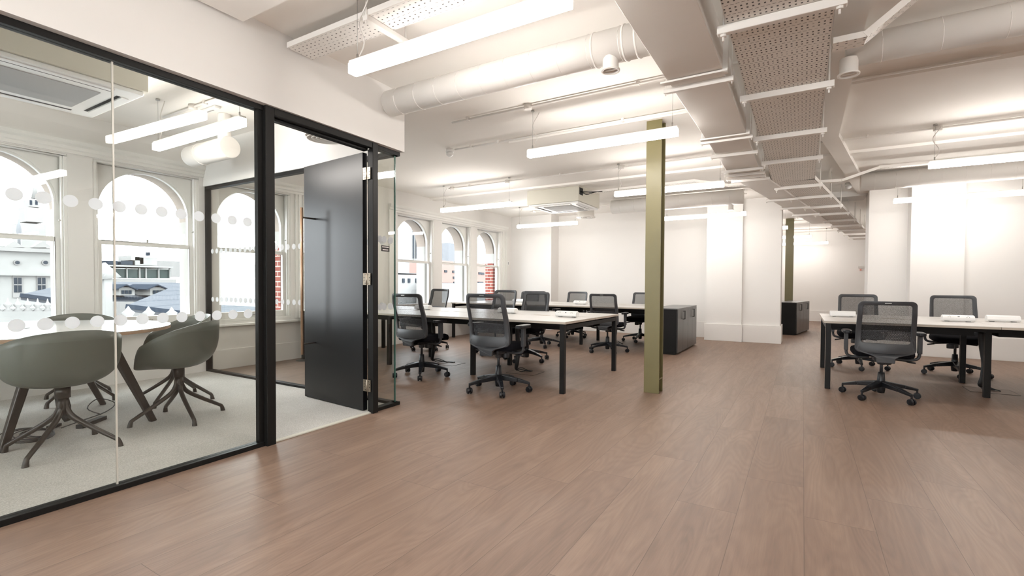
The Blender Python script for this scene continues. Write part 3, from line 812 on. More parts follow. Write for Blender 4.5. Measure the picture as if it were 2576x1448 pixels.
# ------------------------------------------------------------------ desks
def desk(label, x0, x1, yc, nb, group='white bench desks'):
    Z = .73; D = 1.62
    t = thing('bench_desk', label, 'desk', (x0, yc, 0), 0, group)
    Wd = (x1-x0)/nb
    for i in range(nb):
        for s in (-1, 1):
            ya, yb = (.012, D/2) if s > 0 else (-D/2, -.012)
            tp = MB().box(i*Wd+.002, (i+1)*Wd-.002, ya, yb, Z-.006, Z).build('tabletop', m_desktop, t, bevel=.001, seg=1)
            MB().box(i*Wd+.002, (i+1)*Wd-.002, ya, yb, Z-.025, Z-.006).build('edge_band', m_deskedge, tp)
            MB().box((i+.5)*Wd-.11, (i+.5)*Wd+.11, s*.012, s*.045, Z-.0006, Z+.0008).build('cable_flap', m_deskedge, tp)
    xs = [.025+.02]+[i*Wd for i in range(1, nb)]+[x1-x0-.045]
    for k, x in enumerate(xs):
        end = k in (0, nb)
        yo = D/2-.035 if end else .43
        for s in (-1, 1):
            MB().box(x-.025, x+.025, s*yo-.025, s*yo+.025, 0, Z-.025-(.0 if end else 0)).build('leg', m_frame, t, bevel=.002)
        MB().box(x-.025, x+.025, -yo+.025, yo-.025, Z-.085, Z-.04).build('cross_rail', m_frame, t, bevel=.002)
    for s in (-1, 1):
        MB().box(.07, x1-x0-.07, s*.52-.02, s*.52+.02, Z-.075, Z-.027).build('long_rail', m_frame, t)
    for i in range(nb):
        for s in (-1, 1):
            b = MB(); ax, bx = i*Wd+.09, (i+1)*Wd-.09
            ya, yb = sorted((s*.14, s*.38))
            b.box(ax, bx, ya, yb, Z-.125, Z-.122).box(ax, bx, s*.38-.002, s*.38+.002, Z-.125, Z-.06).box(ax, bx, s*.14-.002, s*.14+.002, Z-.125, Z-.06)
            tr_ = b.build('cable_basket', m_frame, t)
            b = MB()
            for q in range(3):
                xx = ax+.2+q*.38+random.uniform(-.06, .06)
                b.box(xx, xx+random.uniform(.04, .10), s*.385-.004, s*.385+.004, Z-.068, Z-.060)
            b.build('white_clips', m_white, tr_)
    return t
DY1, DY2, DYR = 5.215, 8.72, 6.985
desk('white topped bench desk nearest the camera on the window side', -6.22, -2.02, DY1, 3)
desk('white topped bench desk in the second row by the back wall', -6.22, -2.12, DY2, 3)
desk('white topped bench desk on the right side of the aisle', .20, 4.36, DYR, 3)

def power_unit(label, x, y, rz, front=True):
    t = thing('power_module', label, 'power socket', (x, y, .7308), rz, 'white desktop power modules')
    prof = [(-.045, .0), (.045, .0), (.052, .012), (.05, .035), (.03, .055), (-.005, .062), (-.035, .05), (-.052, .02), (-.052, .006)]
    b = MB(); b.prism(prof, lambda a, c: (-.13, a, c+.008), lambda a, c: (.13, a, c+.008)); o = b.build('body', m_white, t, bevel=.008, seg=3)
    MB().box(-.10, -.07, -.03, .03, 0, .012).box(.07, .10, -.03, .03, 0, .012).build('foot', m_grille, t)
    b = MB()
    d = Vector((0, .020, -.020)).normalized(); nn = Vector((0, .7, .7))
    for xx in (-.075, .075):
        for dx, dz in ((0, .008), (-.01, -.006), (.01, -.006)):
            p = Vector((xx+dx, .040, .0535+dz*.0))+Vector((0, -dz*.7, dz*.7)); b.box(-.002, .002, -.004, .004, -.002, .002, at=p)
    b.box(-.008, .008, .036, .044, .050, .056)
    b.build('socket_holes', m_dark, t)
    return t
# rz=0: sockets face +Y (we see the rounded back); rz=PI: sockets face the camera side
power_unit('rounded white power module on the near desk, leftmost, back turned', -4.72, 5.36, 0)
power_unit('rounded white power module on the near desk, middle one, back turned', -3.27, 5.34, 0)
power_unit('white power module with sockets facing the aisle at the right end of the near desk', -2.32, 5.10, PI)
power_unit('white power module on the second row desk, window end', -5.15, 8.85, 0)
power_unit('white power module with sockets on the second row desk', -3.66, 8.66, PI)
power_unit('rounded white power module at the left end of the right hand desk', .42, 7.10, 0)
power_unit('white power module with sockets in the middle of the right hand desk', 1.42, 6.86, PI)
power_unit('rounded white power module at the right edge of the picture', 1.83, 7.10, 0)

def spine(label, x, y, fx, fy):
    """black cable spine hanging from the desk to a floor box"""
    t = thing('cable_spine', label, 'cable', (0, 0, 0), 0, 'black cable spines')
    pts = [(x, y, .62), (x+.01, y, .48), (x+.03, y-.01, .3), (x+.02, y-.02, .14), (x, y-.01, .06), (x+.02, y, .035)]
    MB().tube(pts, [.028, .028, .026, .026, .022, .012], 8).build('sleeve', m_cable, t)
    b = MB()
    for k in range(3):
        q = .02*k
        b.tube([(x, y, .05), (x+(fx-x)*.3, y+(fy-y)*.3+q, .012+.02*k), (x+(fx-x)*.7, y+(fy-y)*.7+q, .02), (fx, fy+q*.5, .008)], .005, 6)
    b.build('flex', m_cable, t)
    return t
spine('black cable spine dropping from the near desk to the floor box', -3.05, 5.20, -2.92, 5.32)
spine('black cable spine under the near desk by the window side', -4.42, 5.215, -4.25, 5.32)
spine('black cable spine under the right hand desk beside the inset legs', 1.64, 7.0, 1.80, 6.98)
spine('black cable spine under the second row desk', -3.0, 8.72, -2.85, 8.75)
def floor_box(label, x, y):
    t = thing('floor_box', label, 'floor box', (x, y, 0), 0, 'floor outlet boxes')
    MB().box(-.19, .19, -.15, .15, .0008, .0025).build('lid', m_floor, t)
    b = MB()
    for a in ((-.192, -.188, -.152, .152), (.188, .192, -.152, .152), (-.192, .192, -.152, -.148), (-.192, .192, .148, .152)): b.box(*a, .0006, .0034)
    b.build('lid_rim', m_bronze, t); MB().box(-.05, .05, .06, .10, .0025, .012).build('cable_outlet', m_cable, t)
floor_box('floor box lid under the near desk with cables entering it', -2.97, 5.28)
floor_box('floor box lid behind the leftmost office chair', -4.22, 5.30)
floor_box('floor box lid under the right hand desk', 1.72, 6.98)
t = thing('floor_grommet', 'round floor grommet by the window wall seen through the open door', 'floor outlet', (-6.1, 4.40, 0))
MB().lathe([(.12, .001), (.115, .008), (.06, .009), (.001, .009)], 28, cap=False).build('lid', m_bronze, t)

# ------------------------------------------------------------------ cabinets
def cabinet(label, x, y, rz, dp=.43, wd=.78, h=.735, group='low black cabinets'):
    """origin front-near corner; doors face +X"""
    t = thing('storage_cabinet', label, 'cabinet', (x, y, 0), rz, group)
    MB().box(-dp, -.02, 0, wd, .02, h-.016).build('carcass', m_cabblk, t, bevel=.002)
    MB().box(-dp+.01, -.04, .01, wd-.01, 0, .02).build('plinth', m_dark, t)
    MB().box(-dp, .0, 0, wd, h-.016, h).build('top', m_cabtop, t, bevel=.002)
    for k in (0, 1):
        d_ = MB().box(-.018, 0, k*wd/2+.0015, (k+1)*wd/2-.0015, .03, h-.018).build('door', m_cabdoor, t, bevel=.001)
        yy = wd/2+(-.03 if k == 0 else .03)
        b = MB(); b.cyl((.002, yy, h-.055), (.028, yy, h-.055), .004, n=8).cyl((.002, yy, h-.185), (.028, yy, h-.185), .004, n=8).cyl((.028, yy, h-.19), (.028, yy, h-.05), .004, n=8)
        b.build('handle', m_black, d_)
    return t
cabinet('low black two-door cabinet nearest the green column', -1.675, 7.86, 0)
cabinet('low black two-door cabinet standing behind the one by the column', -1.675, 8.645, 0)
cabinet('low grey-black cabinet in the far room, nearer of the two', -.10, 12.47, -BEND)
cabinet('low grey-black cabinet in the far room, farther of the two', -.10+.785*math.sin(BEND), 12.47+.785*math.cos(BEND), -BEND)

# ------------------------------------------------------------------ office chair
def bs(x, z):
    """back surface: y for given x,z (sitter faces +Y)"""
    t_ = (z-.44)/.55
    return -.235-.075*t_-.03*math.sin(PI*min(1, max(0, t_*1.3)))*-1+.055*(x/.235)**2
def rrect(hw_b, hw_t, z0, z1, r, n=8):
    pts = []
    for cx, cz, a0, hw in ((1, 1, 0, hw_t), (-1, 1, PI/2, hw_t), (-1, -1, PI, hw_b), (1, -1, 1.5*PI, hw_b)):
        X_ = (hw-r)*cx; Z_ = (z1-r) if cz > 0 else (z0+r)
        for i in range(n+1):
            a = a0+PI/2*i/n; pts.append((X_+r*math.cos(a), Z_+r*math.sin(a)))
    # subdivide long sides
    out = []
    for i, p in enumerate(pts):
        q = pts[(i+1) % len(pts)]; out.append(p)
        L_ = math.hypot(q[0]-p[0], q[1]-p[1])
        if L_ > .08:
            k_ = 10
            for j in range(1, k_): out.append((p[0]+(q[0]-p[0])*j/k_, p[1]+(q[1]-p[1])*j/k_))
    return out
def office_chair(label, group):
    t = thing('office_chair', label, 'chair', (0, 0, 0), 0, group)
    # five star base
    hub = MB().lathe([(.03, .05), (.034, .07), (.040, .13), (.034, .175), (.028, .26), (.024, .262)], 18).build('hub', m_baseblk, t)
    MB().cyl((0, 0, .26), (0, 0, .40), .014, n=14).build('gas_lift', m_plastic, t)
    for k in range(5):
        a = 2*PI*k/5+.35; c_, s_ = math.cos(a), math.sin(a)
        b = MB()
        b.bar((.02*c_, .02*s_, .145), (.20*c_, .20*s_, .120), .060, .058, w2=.044, h2=.038).bar((.20*c_, .20*s_, .120), (.325*c_, .325*s_, .092), .044, .038, w2=.030, h2=.024)
        b.build('base_leg', m_baseblk, t, bevel=.006)
        # caster
        px_, py_ = .32*c_, .32*s_; a2 = a+1.1+k*1.7; wx, wy = math.cos(a2), math.sin(a2)
        b = MB(); b.cyl((px_, py_, .05), (px_, py_, .095), .009, n=10)
        for s2 in (-1, 1):
            b.cyl((px_+wx*.007*s2, py_+wy*.007*s2, .032), (px_+wx*.027*s2, py_+wy*.027*s2, .032), .032, .027, n=20)
        b.cyl((px_-wx*.008, py_-wy*.008, .030), (px_+wx*.008, py_+wy*.008, .030), .014, n=12)
        b.build('caster', m_baseblk, t, bevel=.003)
    # mechanism
    MB().box(-.075, .075, -.13, .10, .385, .425).box(-.05, .05, -.20, -.10, .39, .42).cyl((0, -.0, .34), (0, 0, .39), .035, n=16).cyl((.05, .06, .335), (.05, .06, .39), .04, n=14).build('mechanism', m_plastic, t, bevel=.008)
    MB().tube([(.07, .02, .395), (.18, .03, .385), (.235, .035, .375)], .006, 8).cyl((.20, .032, .381), (.27, .04, .368), .009, n=8).tube([(-.07, .02, .395), (-.2, .03, .385)], .006, 8).build('lever', m_baseblk, t)
    # seat
    def seat(u, v):
        x = (u-.5)*2; y = (v-.5)*2
        k = (abs(x)**4+abs(y)**4)**.25
        return (x*.245, .035+y*.235, 0)
    b = MB(); n_ = 14
    def ring(sc, z, dy=0):
        r_ = []
        for i in range(40):
            a = 2*PI*i/40; c_, s_ = math.cos(a), math.sin(a); e = .38
            r_.append((math.copysign(abs(c_)**e, c_)*.245*sc, .04+math.copysign(abs(s_)**e, s_)*.235*sc+dy, z-.02*max(0, s_)**2*sc))
        return r_
    rings = [ring(.80, .43), ring(.97, .435), ring(1.0, .45), ring(1.0, .475), ring(.97, .495), ring(.85, .507), ring(.5, .508), ring(.05, .505)]
    vs = [p for r_ in rings for p in r_]; fs = [(i*40+j, i*40+(j+1) % 40, (i+1)*40+(j+1) % 40, (i+1)*40+j) for i in range(len(rings)-1) for j in range(40)]
    b.add(vs, fs, True); b.add(rings[0], [tuple(range(40))]); b.build('seat', m_seat, t)
    # back frame ring
    o_ = rrect(.236, .224, .475, .99, .045); i_ = rrect(.190, .186, .575, .952, .025)
    n_ = len(o_)
    b = MB(); vs = []
    for th in (-.014, .014):
        for lst in (o_, i_):
            for x, z in lst: vs.append((x, bs(x, z)+th*(1 if lst is o_ else .7), z))
    fs = []
    for i in range(n_):
        j = (i+1) % n_
        fs += [(i, j, n_+j, n_+i), (2*n_+i, 3*n_+i, 3*n_+j, 2*n_+j), (i, 2*n_+i, 2*n_+j, j), (n_+i, n_+j, 3*n_+j, 3*n_+i)]
    b.add(vs, fs, True)
    fr = b.build('back_frame', m_plastic, t, bevel=.004)
    MB().box(-.025, .025, bs(0, .97)-.0165, bs(0, .97)-.013, .968, .976).build('maker_badge', m_chrome, fr)
    # lower support
    pl = [(-.225, .50), (-.19, .475), (-.10, .45), (-.075, .43), (-.07, .385), (.07, .385), (.075, .43), (.10, .45), (.19, .475), (.225, .50), (.21, .54), (-.21, .54)]
    b = MB(); b.prism(pl, lambda x, z: (x, bs(x, max(z, .44))-.018, z), lambda x, z: (x, bs(x, max(z, .44))+.012, z)); b.build('back_support', m_plastic, t, bevel=.006)
    MB().bar((0, -.235, .405), (0, -.10, .402), .10, .03).build('support_arm', m_plastic, t, bevel=.006)
    b = MB(); b.grid(lambda u, v: ((u-.5)*.40, bs((u-.5)*.40, .54+v*.415)+.006, .54+v*.415), 10, 14); b.build('mesh_back', m_mesh, t)
    b = MB(); b.grid(lambda u, v: ((u-.5)*.385, bs((u-.5)*.385, .60+v*.095)+.022+.01*math.sin(PI*v), .60+v*.095+.008*math.cos((u-.5)*PI)), 10, 4); b.build('lumbar_pad', m_lumbar, t, solid=.003)
    for s in (-1, 1):
        b = MB()
        b.tube([(s*.10, .0, .408), (s*.20, .0, .40), (s*.265, 0, .41), (s*.288, 0, .44), (s*.292, 0, .50)], .015, 8).bar((s*.292, 0, .47), (s*.292, -.005, .655), .034, .055)
        b.build('arm_post', m_plastic, t, bevel=.004)
        b = MB(); b.prism([(-.036, -.10), (-.02, -.125), (.02, -.125), (.036, -.10), (.040, .06), (.025, .115), (-.025, .115), (-.040, .06)], lambda x, y: (s*.288+x, y+.01, .650), lambda x, y: (s*.288+x, y+.01, .684))
        b.build('arm_pad', m_baseblk, t, bevel=.008, seg=3)
    return t
G1 = 'black mesh office chairs'
def R(d): return math.radians(d)
chairs = [
 (-2.68, 4.20, R(1), 'mesh office chair on the near side of the first desk, closer to the green column'),
 (-3.90, 4.40, R(0), 'mesh office chair on the near side of the first desk, beside the glass edge'),
 (.68, 5.98, R(1), 'mesh office chair at the right hand desk, nearest, showing its perforated back'),
 (.66, 8.02, R(180), 'mesh office chair across the right hand desk, at its left end'),
 (1.64, 8.00, R(176), 'mesh office chair across the right hand desk, facing us behind the socket module'),
 (-3.42, 6.12, R(176), 'mesh office chair across the first desk, largest of the three facing the camera'),
 (-4.16, 6.42, R(174), 'mesh office chair across the first desk, in front of the last window'),
 (-5.42, 6.28, R(170), 'mesh office chair across the first desk, in front of the middle window'),
 (-2.74, 7.62, R(2), 'mesh office chair on the near side of the second desk, left of the green column'),
 (-3.98, 7.66, R(0), 'mesh office chair mostly hidden on the near side of the second desk'),
 (-4.16, 9.42, R(180), 'mesh office chair across the second desk, in front of the plain back wall'),
 (-2.72, 9.42, R(180), 'mesh office chair across the second desk, cut off by the green column'),
 (-5.36, 9.50, R(182), 'mesh office chair across the second desk by the window corner, barely showing')]
c0 = office_chair(chairs[0][3], G1); c0.location = (chairs[0][0], chairs[0][1], 0); c0.rotation_euler = (0, 0, chairs[0][2])
cs = [copy_tree(c0, (x, y, 0), rz, lb) for x, y, rz, lb in chairs[1:]]
for i, k_ in ((1, .97), (5, 1.02), (6, 1.03), (7, .97), (9, .965), (10, .965), (11, .955)): cs[i].scale = (1, 1, k_)
c0.scale = (1, 1, 1.02)

# ------------------------------------------------------------------ meeting room table and shell chairs
t = thing('meeting_table', 'round white topped meeting table with dark splayed legs', 'table', (-5.12, 1.27, 0))
def oval(rx, ry, n=72): return [(rx*math.cos(2*PI*i/n), ry*math.sin(2*PI*i/n)) for i in range(n)]
MB().prism(oval(.92, .90), lambda a, c: (a, c, .738), lambda a, c: (a, c, .742)).build('tabletop', m_tabletop, t)
MB().prism(oval(.92, .90), lambda a, c: (a, c, .715), lambda a, c: (a, c, .738)).build('edge_band', m_oakedge, t)
for (fx, fy), (tx, ty) in (((.72, -.31), (.70, -.12)), ((.72, .54), (.78, .22)), ((-.24, .55), (-.34, .28)), ((-.35, -.32), (-.34, -.1))):
    MB().bar((fx, fy, 0), (tx, ty, .715), .042, .042, w2=.062, h2=.062).build('leg', m_bronze, t, bevel=.008)
MB().bar((.74, .05, .695), (-.34, .09, .695), .08, .04).bar((.72, -.14, .695), (.79, .24, .695), .06, .04).bar((-.34, -.12, .695), (-.34, .30, .695), .06, .04).build('under_frame', m_bronze, t)
MB().box(-.15, -.02, -.05, .02, .742, .744).build('cable_flap', m_cable, t)

def shell_chair(label, group):
    t = thing('shell_chair', label, 'chair', (0, 0, 0), 0, group)
    def prof(a):     # a measured from the back, 0..PI
        a = abs(a)
        if a < 1.9: h = .80-.165*(a/1.9)**2.0
        else:
            k = (a-1.9)/(PI-1.9); k = k*k*(3-2*k); h = .635-.195*min(1, k*2.0)
        return h
    def srf(u, v):
        a = (u-.5)*2*PI
        h = prof(a); zs_ = .425
        rx, ry = .305, .275
        r_ = math.sin(min(1, v*1.15)*PI/2)**.9*(.90+.10*v)
        x = math.sin(a)*rx*r_; y = -math.cos(a)*ry*r_
        if abs(a) > 1.9: y = y*1.0
        zz = zs_+(h-zs_)*(v**2.6)
        if h < .48: zz = zs_+(h-zs_)*v**3
        return (x, y, zz)
    b = MB(); b.grid(srf, 64, 18); sh = b.build('shell', m_shell, t, solid=.008)
    MB().cyl((0, 0, .345), (0, 0, .425), .040, n=20).cyl((0, 0, .24), (0, 0, .35), .029, n=18).build('column', m_bronze, t)
    for k in range(4):
        a = PI/4+k*PI/2; c_, s_ = math.cos(a), math.sin(a)
        q = [(0.015, .33), (.025, .27), (.06, .215), (.16, .145), (.29, .065), (.315, .045), (.325, .0)]
        MB().tube([(x*c_, x*s_, z) for x, z in q], [.016, .016, .017, .016, .014, .014, .019], 10).build('leg', m_bronze, t)
    return t
G2 = 'grey green shell chairs around the meeting table'
s0 = shell_chair('grey green shell chair nearest the glass, its back to the camera', G2); s0.location = (-4.14, 1.19, 0); s0.rotation_euler = (0, 0, R(88))
copy_tree(s0, (-4.30, 1.95, 0), R(128), 'grey green shell chair seen side on at the right end of the table')
copy_tree(s0, (-5.02, 2.25, 0), R(172), 'grey green shell chair half hidden behind the one at the table end')
copy_tree(s0, (-5.76, 1.78, 0), R(-105), 'grey green shell chair on the window side of the table')
copy_tree(s0, (-5.3, .35, 0), R(5), 'grey green shell chair at the left end of the table, mostly out of view')
# cables on the carpet
t = thing('floor_cables', 'tangle of black cables lying on the carpet under the table', 'cable')
for k in range(5):
    pts = []; r_ = .10+.03*k
    for i in range(40):
        a = i/39*2*PI*1.15+k; pts.append((-4.70+r_*1.1*math.cos(a)+.012*k, 1.22+r_*.6*math.sin(a)-.02*k, .012+.004*k))
    MB().tube(pts, .004, 5).build('cable_loop', m_cable, t)
MB().tube([(-4.70, 1.34, .02), (-4.85, 1.5, .012), (-5.02, 1.72, .012), (-5.13, 1.82, .05), (-5.18, 1.72, .10), (-5.1, 1.62, .05), (-4.95, 1.66, .012)], .004, 6).build('loose_cable', m_cable, t)
MB().bar((-4.62, 1.42, .02), (-4.78, 1.62, .02), .05, .03).bar((-4.78, 1.3, .02), (-4.84, 1.36, .02), .05, .02).build('power_strip', m_cable, t)
t = thing('cable_sock', 'dark cable sock hanging from the table centre to the carpet', 'cable')
MB().tube([(-5.0, 1.42, .71), (-5.0, 1.42, .5), (-4.99, 1.42, .28), (-4.96, 1.43, .12), (-4.92, 1.44, .015)], [.03, .028, .04, .045, .02], 10).build('sleeve', m_cable, t)

# switch and fire panel
t = thing('wall_socket', 'small white fitting on the wall right of the last window', 'fitting', (XW, 10.35, 1.63))
MB().box(0, .02, -.04, .04, -.05, .05).build('plate', m_white, t, bevel=.004); MB().box(.02, .024, -.012, .012, -.03, .03).build('switch', m_grille, t)
t = thing('call_point', 'small grey and red fitting on the far wall', 'fitting', (1.51, 17.95, 1.67))
MB().box(-.08, .08, -.04, 0, -.02, .05).build('housing', m_desktop, t, bevel=.005)
MB().box(-.04, -.0, -.045, 0, -.09, -.05).build('button', plain('signal_red', (.75, .30, .25, 1), .4), t)

# ------------------------------------------------------------------ the town outside
def dirp(x, y, X):
    q = ((x-1288)/F, (y-CY)/F)
    v = r2*q[0]+d2*q[1]+fwd
    k_ = X/v.x
    return (X, v.y*k_, EYE+v.z*k_)
def far_box(b, X, dx, pa, pb):
    _, ya, za = dirp(*pa, X); _, yb, zb = dirp(*pb, X)
    b.box(X-dx, X, min(ya, yb), max(ya, yb), min(za, zb), max(za, zb)); return b
struct(MB().box(-400, -12, -200, 500, -16, -15.9).build('ground', m_concrete))
X = -90
t = thing('stone_palace', 'pale baroque stone building with round and sash windows outside the left window', 'building')
far_box(MB(), X, 18, (-180, 608), (236, 860)).build('wall', m_stone, t)
b = MB(); far_box(b, X+.8, 1.2, (-180, 622), (236, 632)); far_box(b, X+.6, 1.0, (-180, 690), (236, 694)); b.build('cornice', m_plinth, t)
for cx in (-24, 36, 107, 178):
    b = MB(); A_, B_, C_ = dirp(cx-27, 622, X+.4), dirp(cx+27, 622, X+.4), dirp(cx, 606, X+.4)
    b.add([A_, B_, C_, (X-1, A_[1], A_[2]), (X-1, B_[1], B_[2]), (X-1, C_[1], C_[2])], [(0, 1, 2), (3, 5, 4), (0, 2, 5, 3), (1, 4, 5, 2), (0, 3, 4, 1)]); b.build('pediment', m_plinth, t)
    p = dirp(cx+6, 660, X); r_ = abs(dirp(cx+12, 660, X)[1]-p[1])
    w_ = MB().cyl((X, p[1], p[2]), (X+.25, p[1], p[2]), r_*1.5, n=24).build('round_surround', m_plinth, t)
    MB().cyl((X+.25, p[1], p[2]), (X+.32, p[1], p[2]), r_, n=24).build('pane', m_winblue, w_)
for cx in (-20, 45, 105, 155):
    b = MB(); far_box(b, X+.15, .2, (cx-13, 692), (cx+13, 748)); w_ = b.build('window', m_plinth, t)
    b = MB(); far_box(b, X+.22, .1, (cx-10, 698), (cx+10, 735)); w2 = b.build('pane', m_winblue, w_)
    b = MB(); far_box(b, X+.3, .1, (cx-.7, 698), (cx+.7, 735)); far_box(b, X+.3, .1, (cx-10, 715), (cx+10, 717)); b.build('glazing_bars', m_plinth, w_)
# towers
X = -140
t = thing('stone_tower', 'faint stone church tower with spire beyond the left window', 'tower')
for i, (w_, ya, yb) in enumerate(((34, 560, 960), (22, 520, 560), (14, 500, 522))):
    far_box(MB(), X, 6-i, (88-w_, ya), (88+w_, yb)).build('tower_stage', m_stone, t)
p = dirp(88, 500, X-2); q = dirp(88, 455, X-2); rr = abs(dirp(98, 500, X-2)[1]-p[1])
MB().cyl(p, q, rr, .05, n=12).build('spire', m_plinth, t)
for cx in (78, 92): far_box(MB(), X+.1, .3, (cx-3, 503), (cx+3, 515)).build('belfry_opening', m_lead, t)
for cx, yy in ((48, 565), (145, 590)):
    t = thing('roof_urn', 'small stone roof turret beyond the left window, %s one' % ('left' if cx < 100 else 'right'), 'turret')
    p = dirp(cx, 620, -135); z2_ = dirp(cx, yy-14, -135)[2]; r_ = abs(dirp(cx+7, 620, -135)[1]-p[1]); hh = z2_-p[2]
    MB().lathe([(r_*.6, 0), (r_*.5, hh*.4), (r_, hh*.55), (r_*.7, hh*.75), (.05, hh)], 14, (p[0], p[1], p[2])).build('turret', m_concrete, t)

def roof(name, label, mat, pts4, th=.4, cat='roof'):
    b = MB(); lo = [(x, y, z-th) for x, y, z in pts4]
    n = len(pts4); b.add(list(pts4)+lo, [tuple(range(n)), tuple(range(2*n-1, n-1, -1))]+[(i, (i+1) % n, n+(i+1) % n, n+i) for i in range(n)])
    o = b.build(name, mat); tag(o, label, cat); return o
def slate_mat():
    t = NT('slate_roof_courses'); tc = t.n('TexCoord').outputs['Object']; sp = t.n('SeparateXYZ', Vector=tc)
    wv = t.math('FRACT', t.math('MULTIPLY', sp.outputs[2], 3.0)); ln = t.math('LESS_THAN', wv, .14)
    nz = t.n('TexNoise', Vector=tc, Scale=1.3, Detail=4.0).outputs[0]
    col = t.mix(nz, (.058, .063, .073, 1), (.078, .084, .094, 1)); col = t.mix(t.math('MULTIPLY', ln, .45), col, (.035, .040, .050, 1))
    p = t.n('BsdfPrincipled', Roughness=.9); p.inputs['Specular IOR Level'].default_value = 0; t.put(p.inputs['Base Color'], col); return t.fin(p.outputs[0])
m_slate2 = slate_mat()
o = roof('slate_roof', 'grey slate hipped roof in front of the stone building', m_slate2, [dirp(52, 740, -60), dirp(175, 757, -60), dirp(230, 700, -74), dirp(160, 716, -70)], .5)
MB().bar(dirp(52, 742, -59.9), dirp(185, 760, -59.9), .5, .35).build('gutter', m_lead, o)
o = roof('slate_roof', 'large grey slate roof with a dark gutter below the middle window view', m_slate2, [dirp(318, 768, -40), dirp(505, 790, -40), dirp(640, 800, -40), dirp(760, 700, -60), dirp(560, 702, -60), dirp(440, 718, -54)], .4)
MB().bar(dirp(318, 770, -39.9), dirp(505, 792, -39.9), .3, .3).build('gutter', m_lead, o)
o = roof('slate_roof', 'far slate roof carrying two white dormers', m_slate2, [dirp(262, 748, -62), dirp(520, 752, -62), dirp(520, 712, -72), dirp(262, 708, -72)], .4)
MB().bar(dirp(262, 749, -61.9), dirp(420, 752, -61.9), .35, .3).build('gutter', m_lead, o)
for cx, lb in ((319, 'left'), (398, 'right')):
    t = thing('dormer', 'white gabled roof dormer, %s of the pair seen through the middle window' % lb, 'dormer')
    far_box(MB(), -60.5, 4, (cx-20, 722), (cx+20, 742)).build('wall', m_stone, t)
    A_, B_, C_ = dirp(cx-28, 728, -60), dirp(cx+28, 728, -60), dirp(cx, 716, -60)
    b = MB(); b.add([A_, C_, B_, (-66, A_[1], A_[2]), (-66, C_[1], C_[2]), (-66, B_[1], B_[2])], [(0, 1, 4, 3), (1, 2, 5, 4)]); b.build('gable_roof', m_lead, t, solid=.12)
    for k in (-9, 0, 9): far_box(MB(), -60.35, .2, (cx+k-3.3, 730), (cx+k+3.3, 739)).build('pane', m_winblue, t)
t = thing('glass_pavilion', 'modern rooftop pavilion with green tinted glazing in the middle window', 'building')
far_box(MB(), -95, 12, (262, 665), (436, 674)).build('flat_roof', m_stone, t)
far_box(MB(), -96, 9, (270, 674), (430, 700)).build('glazing', m_glassgrn, t)
for cx in (290, 320, 352, 368, 400, 428): far_box(MB(), -95.6, .3, (cx-1.5, 674), (cx+1.5, 700)).build('mullion', m_stone, t)
far_box(MB(), -95.2, 12, (255, 700), (445, 900)).build('parapet', m_plinth, t)
for a_, b_, m_ in (((270, 655), (296, 665), m_lead), ((304, 655), (334, 666), m_winblue), ((330, 642), (352, 655), m_stone), ((352, 647), (361, 664), m_lead), ((340, 646), (395, 668), m_stone)):
    far_box(MB(), -97, 5, a_, b_).build('plant_room', m_, t)
for cx in (370, 373.5, 377): far_box(MB(), -96.5, .4, (cx-1, 634), (cx+1, 643)).build('flue', m_lead, t)
t = thing('terrace_wall', 'long pale parapet wall behind the slate roofs', 'wall')
far_box(MB(), -120, 10, (400, 655), (780, 700)).build('wall', m_plinth, t)
t = thing('stone_balustrade', 'stone balustrade with urns below the left window', 'balustrade')
far_box(MB(), -45, 2, (-60, 778), (180, 860)).build('parapet', m_stone, t)
for cx in (-10, 20, 45, 70, 95, 120, 146):
    p = dirp(cx, 782, -44); r_ = .22; b = MB().lathe([(r_*1.3, 0), (r_*.4, .2), (r_, .4), (r_*.8, .5), (r_*.3, .6), (.02, .85)], 12, p); b.build('urn', m_plinth, t)
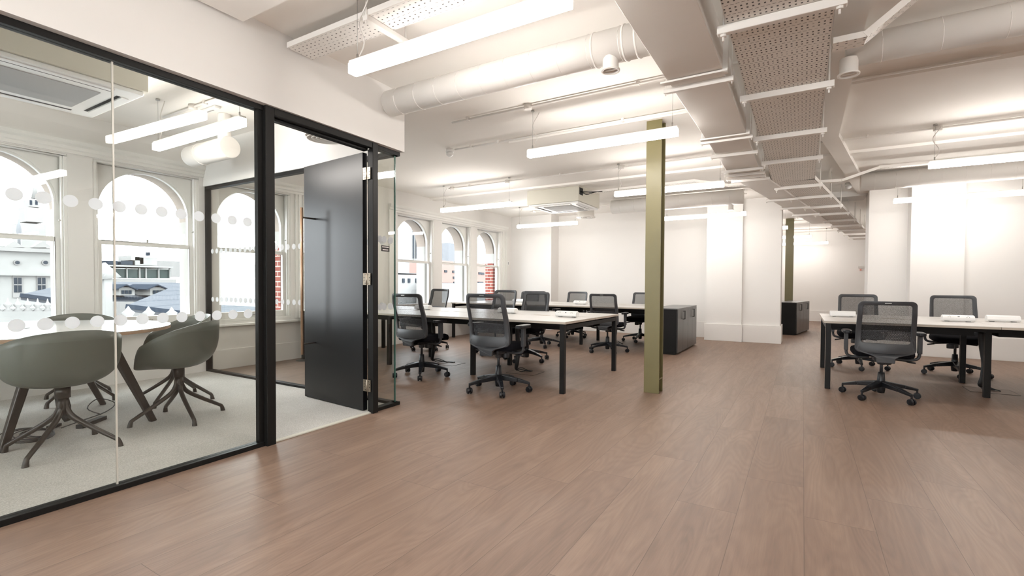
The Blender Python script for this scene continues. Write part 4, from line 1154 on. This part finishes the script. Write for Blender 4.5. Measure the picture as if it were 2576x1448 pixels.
for cx in (323, 374, 432):
    p = dirp(cx, 803, -25); t = thing('stone_finial', 'stone urn finial just below the meeting room window, %s' % {323: 'leftmost', 374: 'centre', 432: 'rightmost'}[cx], 'finial', (0, 0, 0), 0, 'stone urn finials')
    MB().lathe([(.22, -1.2), (.22, -.1), (.32, -.08), (.32, .05), (.15, .12), (.24, .3), (.10, .42), (.06, .5), (.01, .58)], 14, p).build('urn', m_plinth, t)
t = thing('stone_pinnacle', 'pale stone pinnacle at the left of the middle window', 'pinnacle')
far_box(MB(), -50, 1.5, (262, 690), (284, 800)).build('shaft', m_stone, t)
p = dirp(270, 700, -50.7); q = dirp(262, 660, -50.7); MB().cyl(p, q, 1.0, .1, n=10).build('cap', m_stone, t)
# right hand views
t = thing('white_terrace', 'white stuccoed building with small windows seen from the office', 'building')
far_box(MB(), -70, 6, (1000, 690), (1104, 800)).build('wall', m_stone, t)
far_box(MB(), -69.8, 10, (1000, 686), (1100, 690)).build('eaves', m_concrete, t)
for cx in (1016, 1049, 1062, 1030): far_box(MB(), -69.8, .3, (cx-2.6, 700), (cx+2.6, 711)).build('window', m_winblue, t)
for cx in (1038, 1045, 1052, 1060, 1067): far_box(MB(), -110, .3, (cx-2, 668), (cx+2, 680)).build('window', m_winblue, t)
t = thing('brick_block', 'pale red brick block behind the middle office window', 'building')
far_box(MB(), -85, 12, (1112, 655), (1240, 712)).build('wall', m_brickfar, t)
for cx, y_ in ((1122, 682), (1142, 683), (1150, 683), (1144, 698), (1152, 698), (1208, 687), (1215, 688)):
    far_box(MB(), -84.8, .3, (cx-3.4, y_-3), (cx+3.4, y_+3)).build('window', m_winblue, t)
t = thing('slate_terrace', 'light grey roofs with skylights below the brick block', 'roof')
far_box(MB(), -62, 6, (1112, 712), (1262, 800)).build('roof_mass', m_stone, t)
for cx in (1149, 1210): far_box(MB(), -61.8, .3, (cx-6, 708), (cx+6, 712)).build('skylight', m_winblue, t)
t = thing('glass_tower', 'distant pale glass office tower through the arched tops of the windows', 'building')
far_box(MB(), -260, 20, (1128, 610), (1148, 770)).build('wall', m_concrete, t)
t = thing('striped_tower', 'distant tower with dark vertical stripes beyond the left office window', 'building')
far_box(MB(), -240, 20, (1036, 575), (1054, 770)).build('wall', m_stone, t)
for cx in (1041, 1048, 1058): far_box(MB(), -239, .5, (cx-.9, 580), (cx+.9, 650)).build('stripe', m_winblue, t)
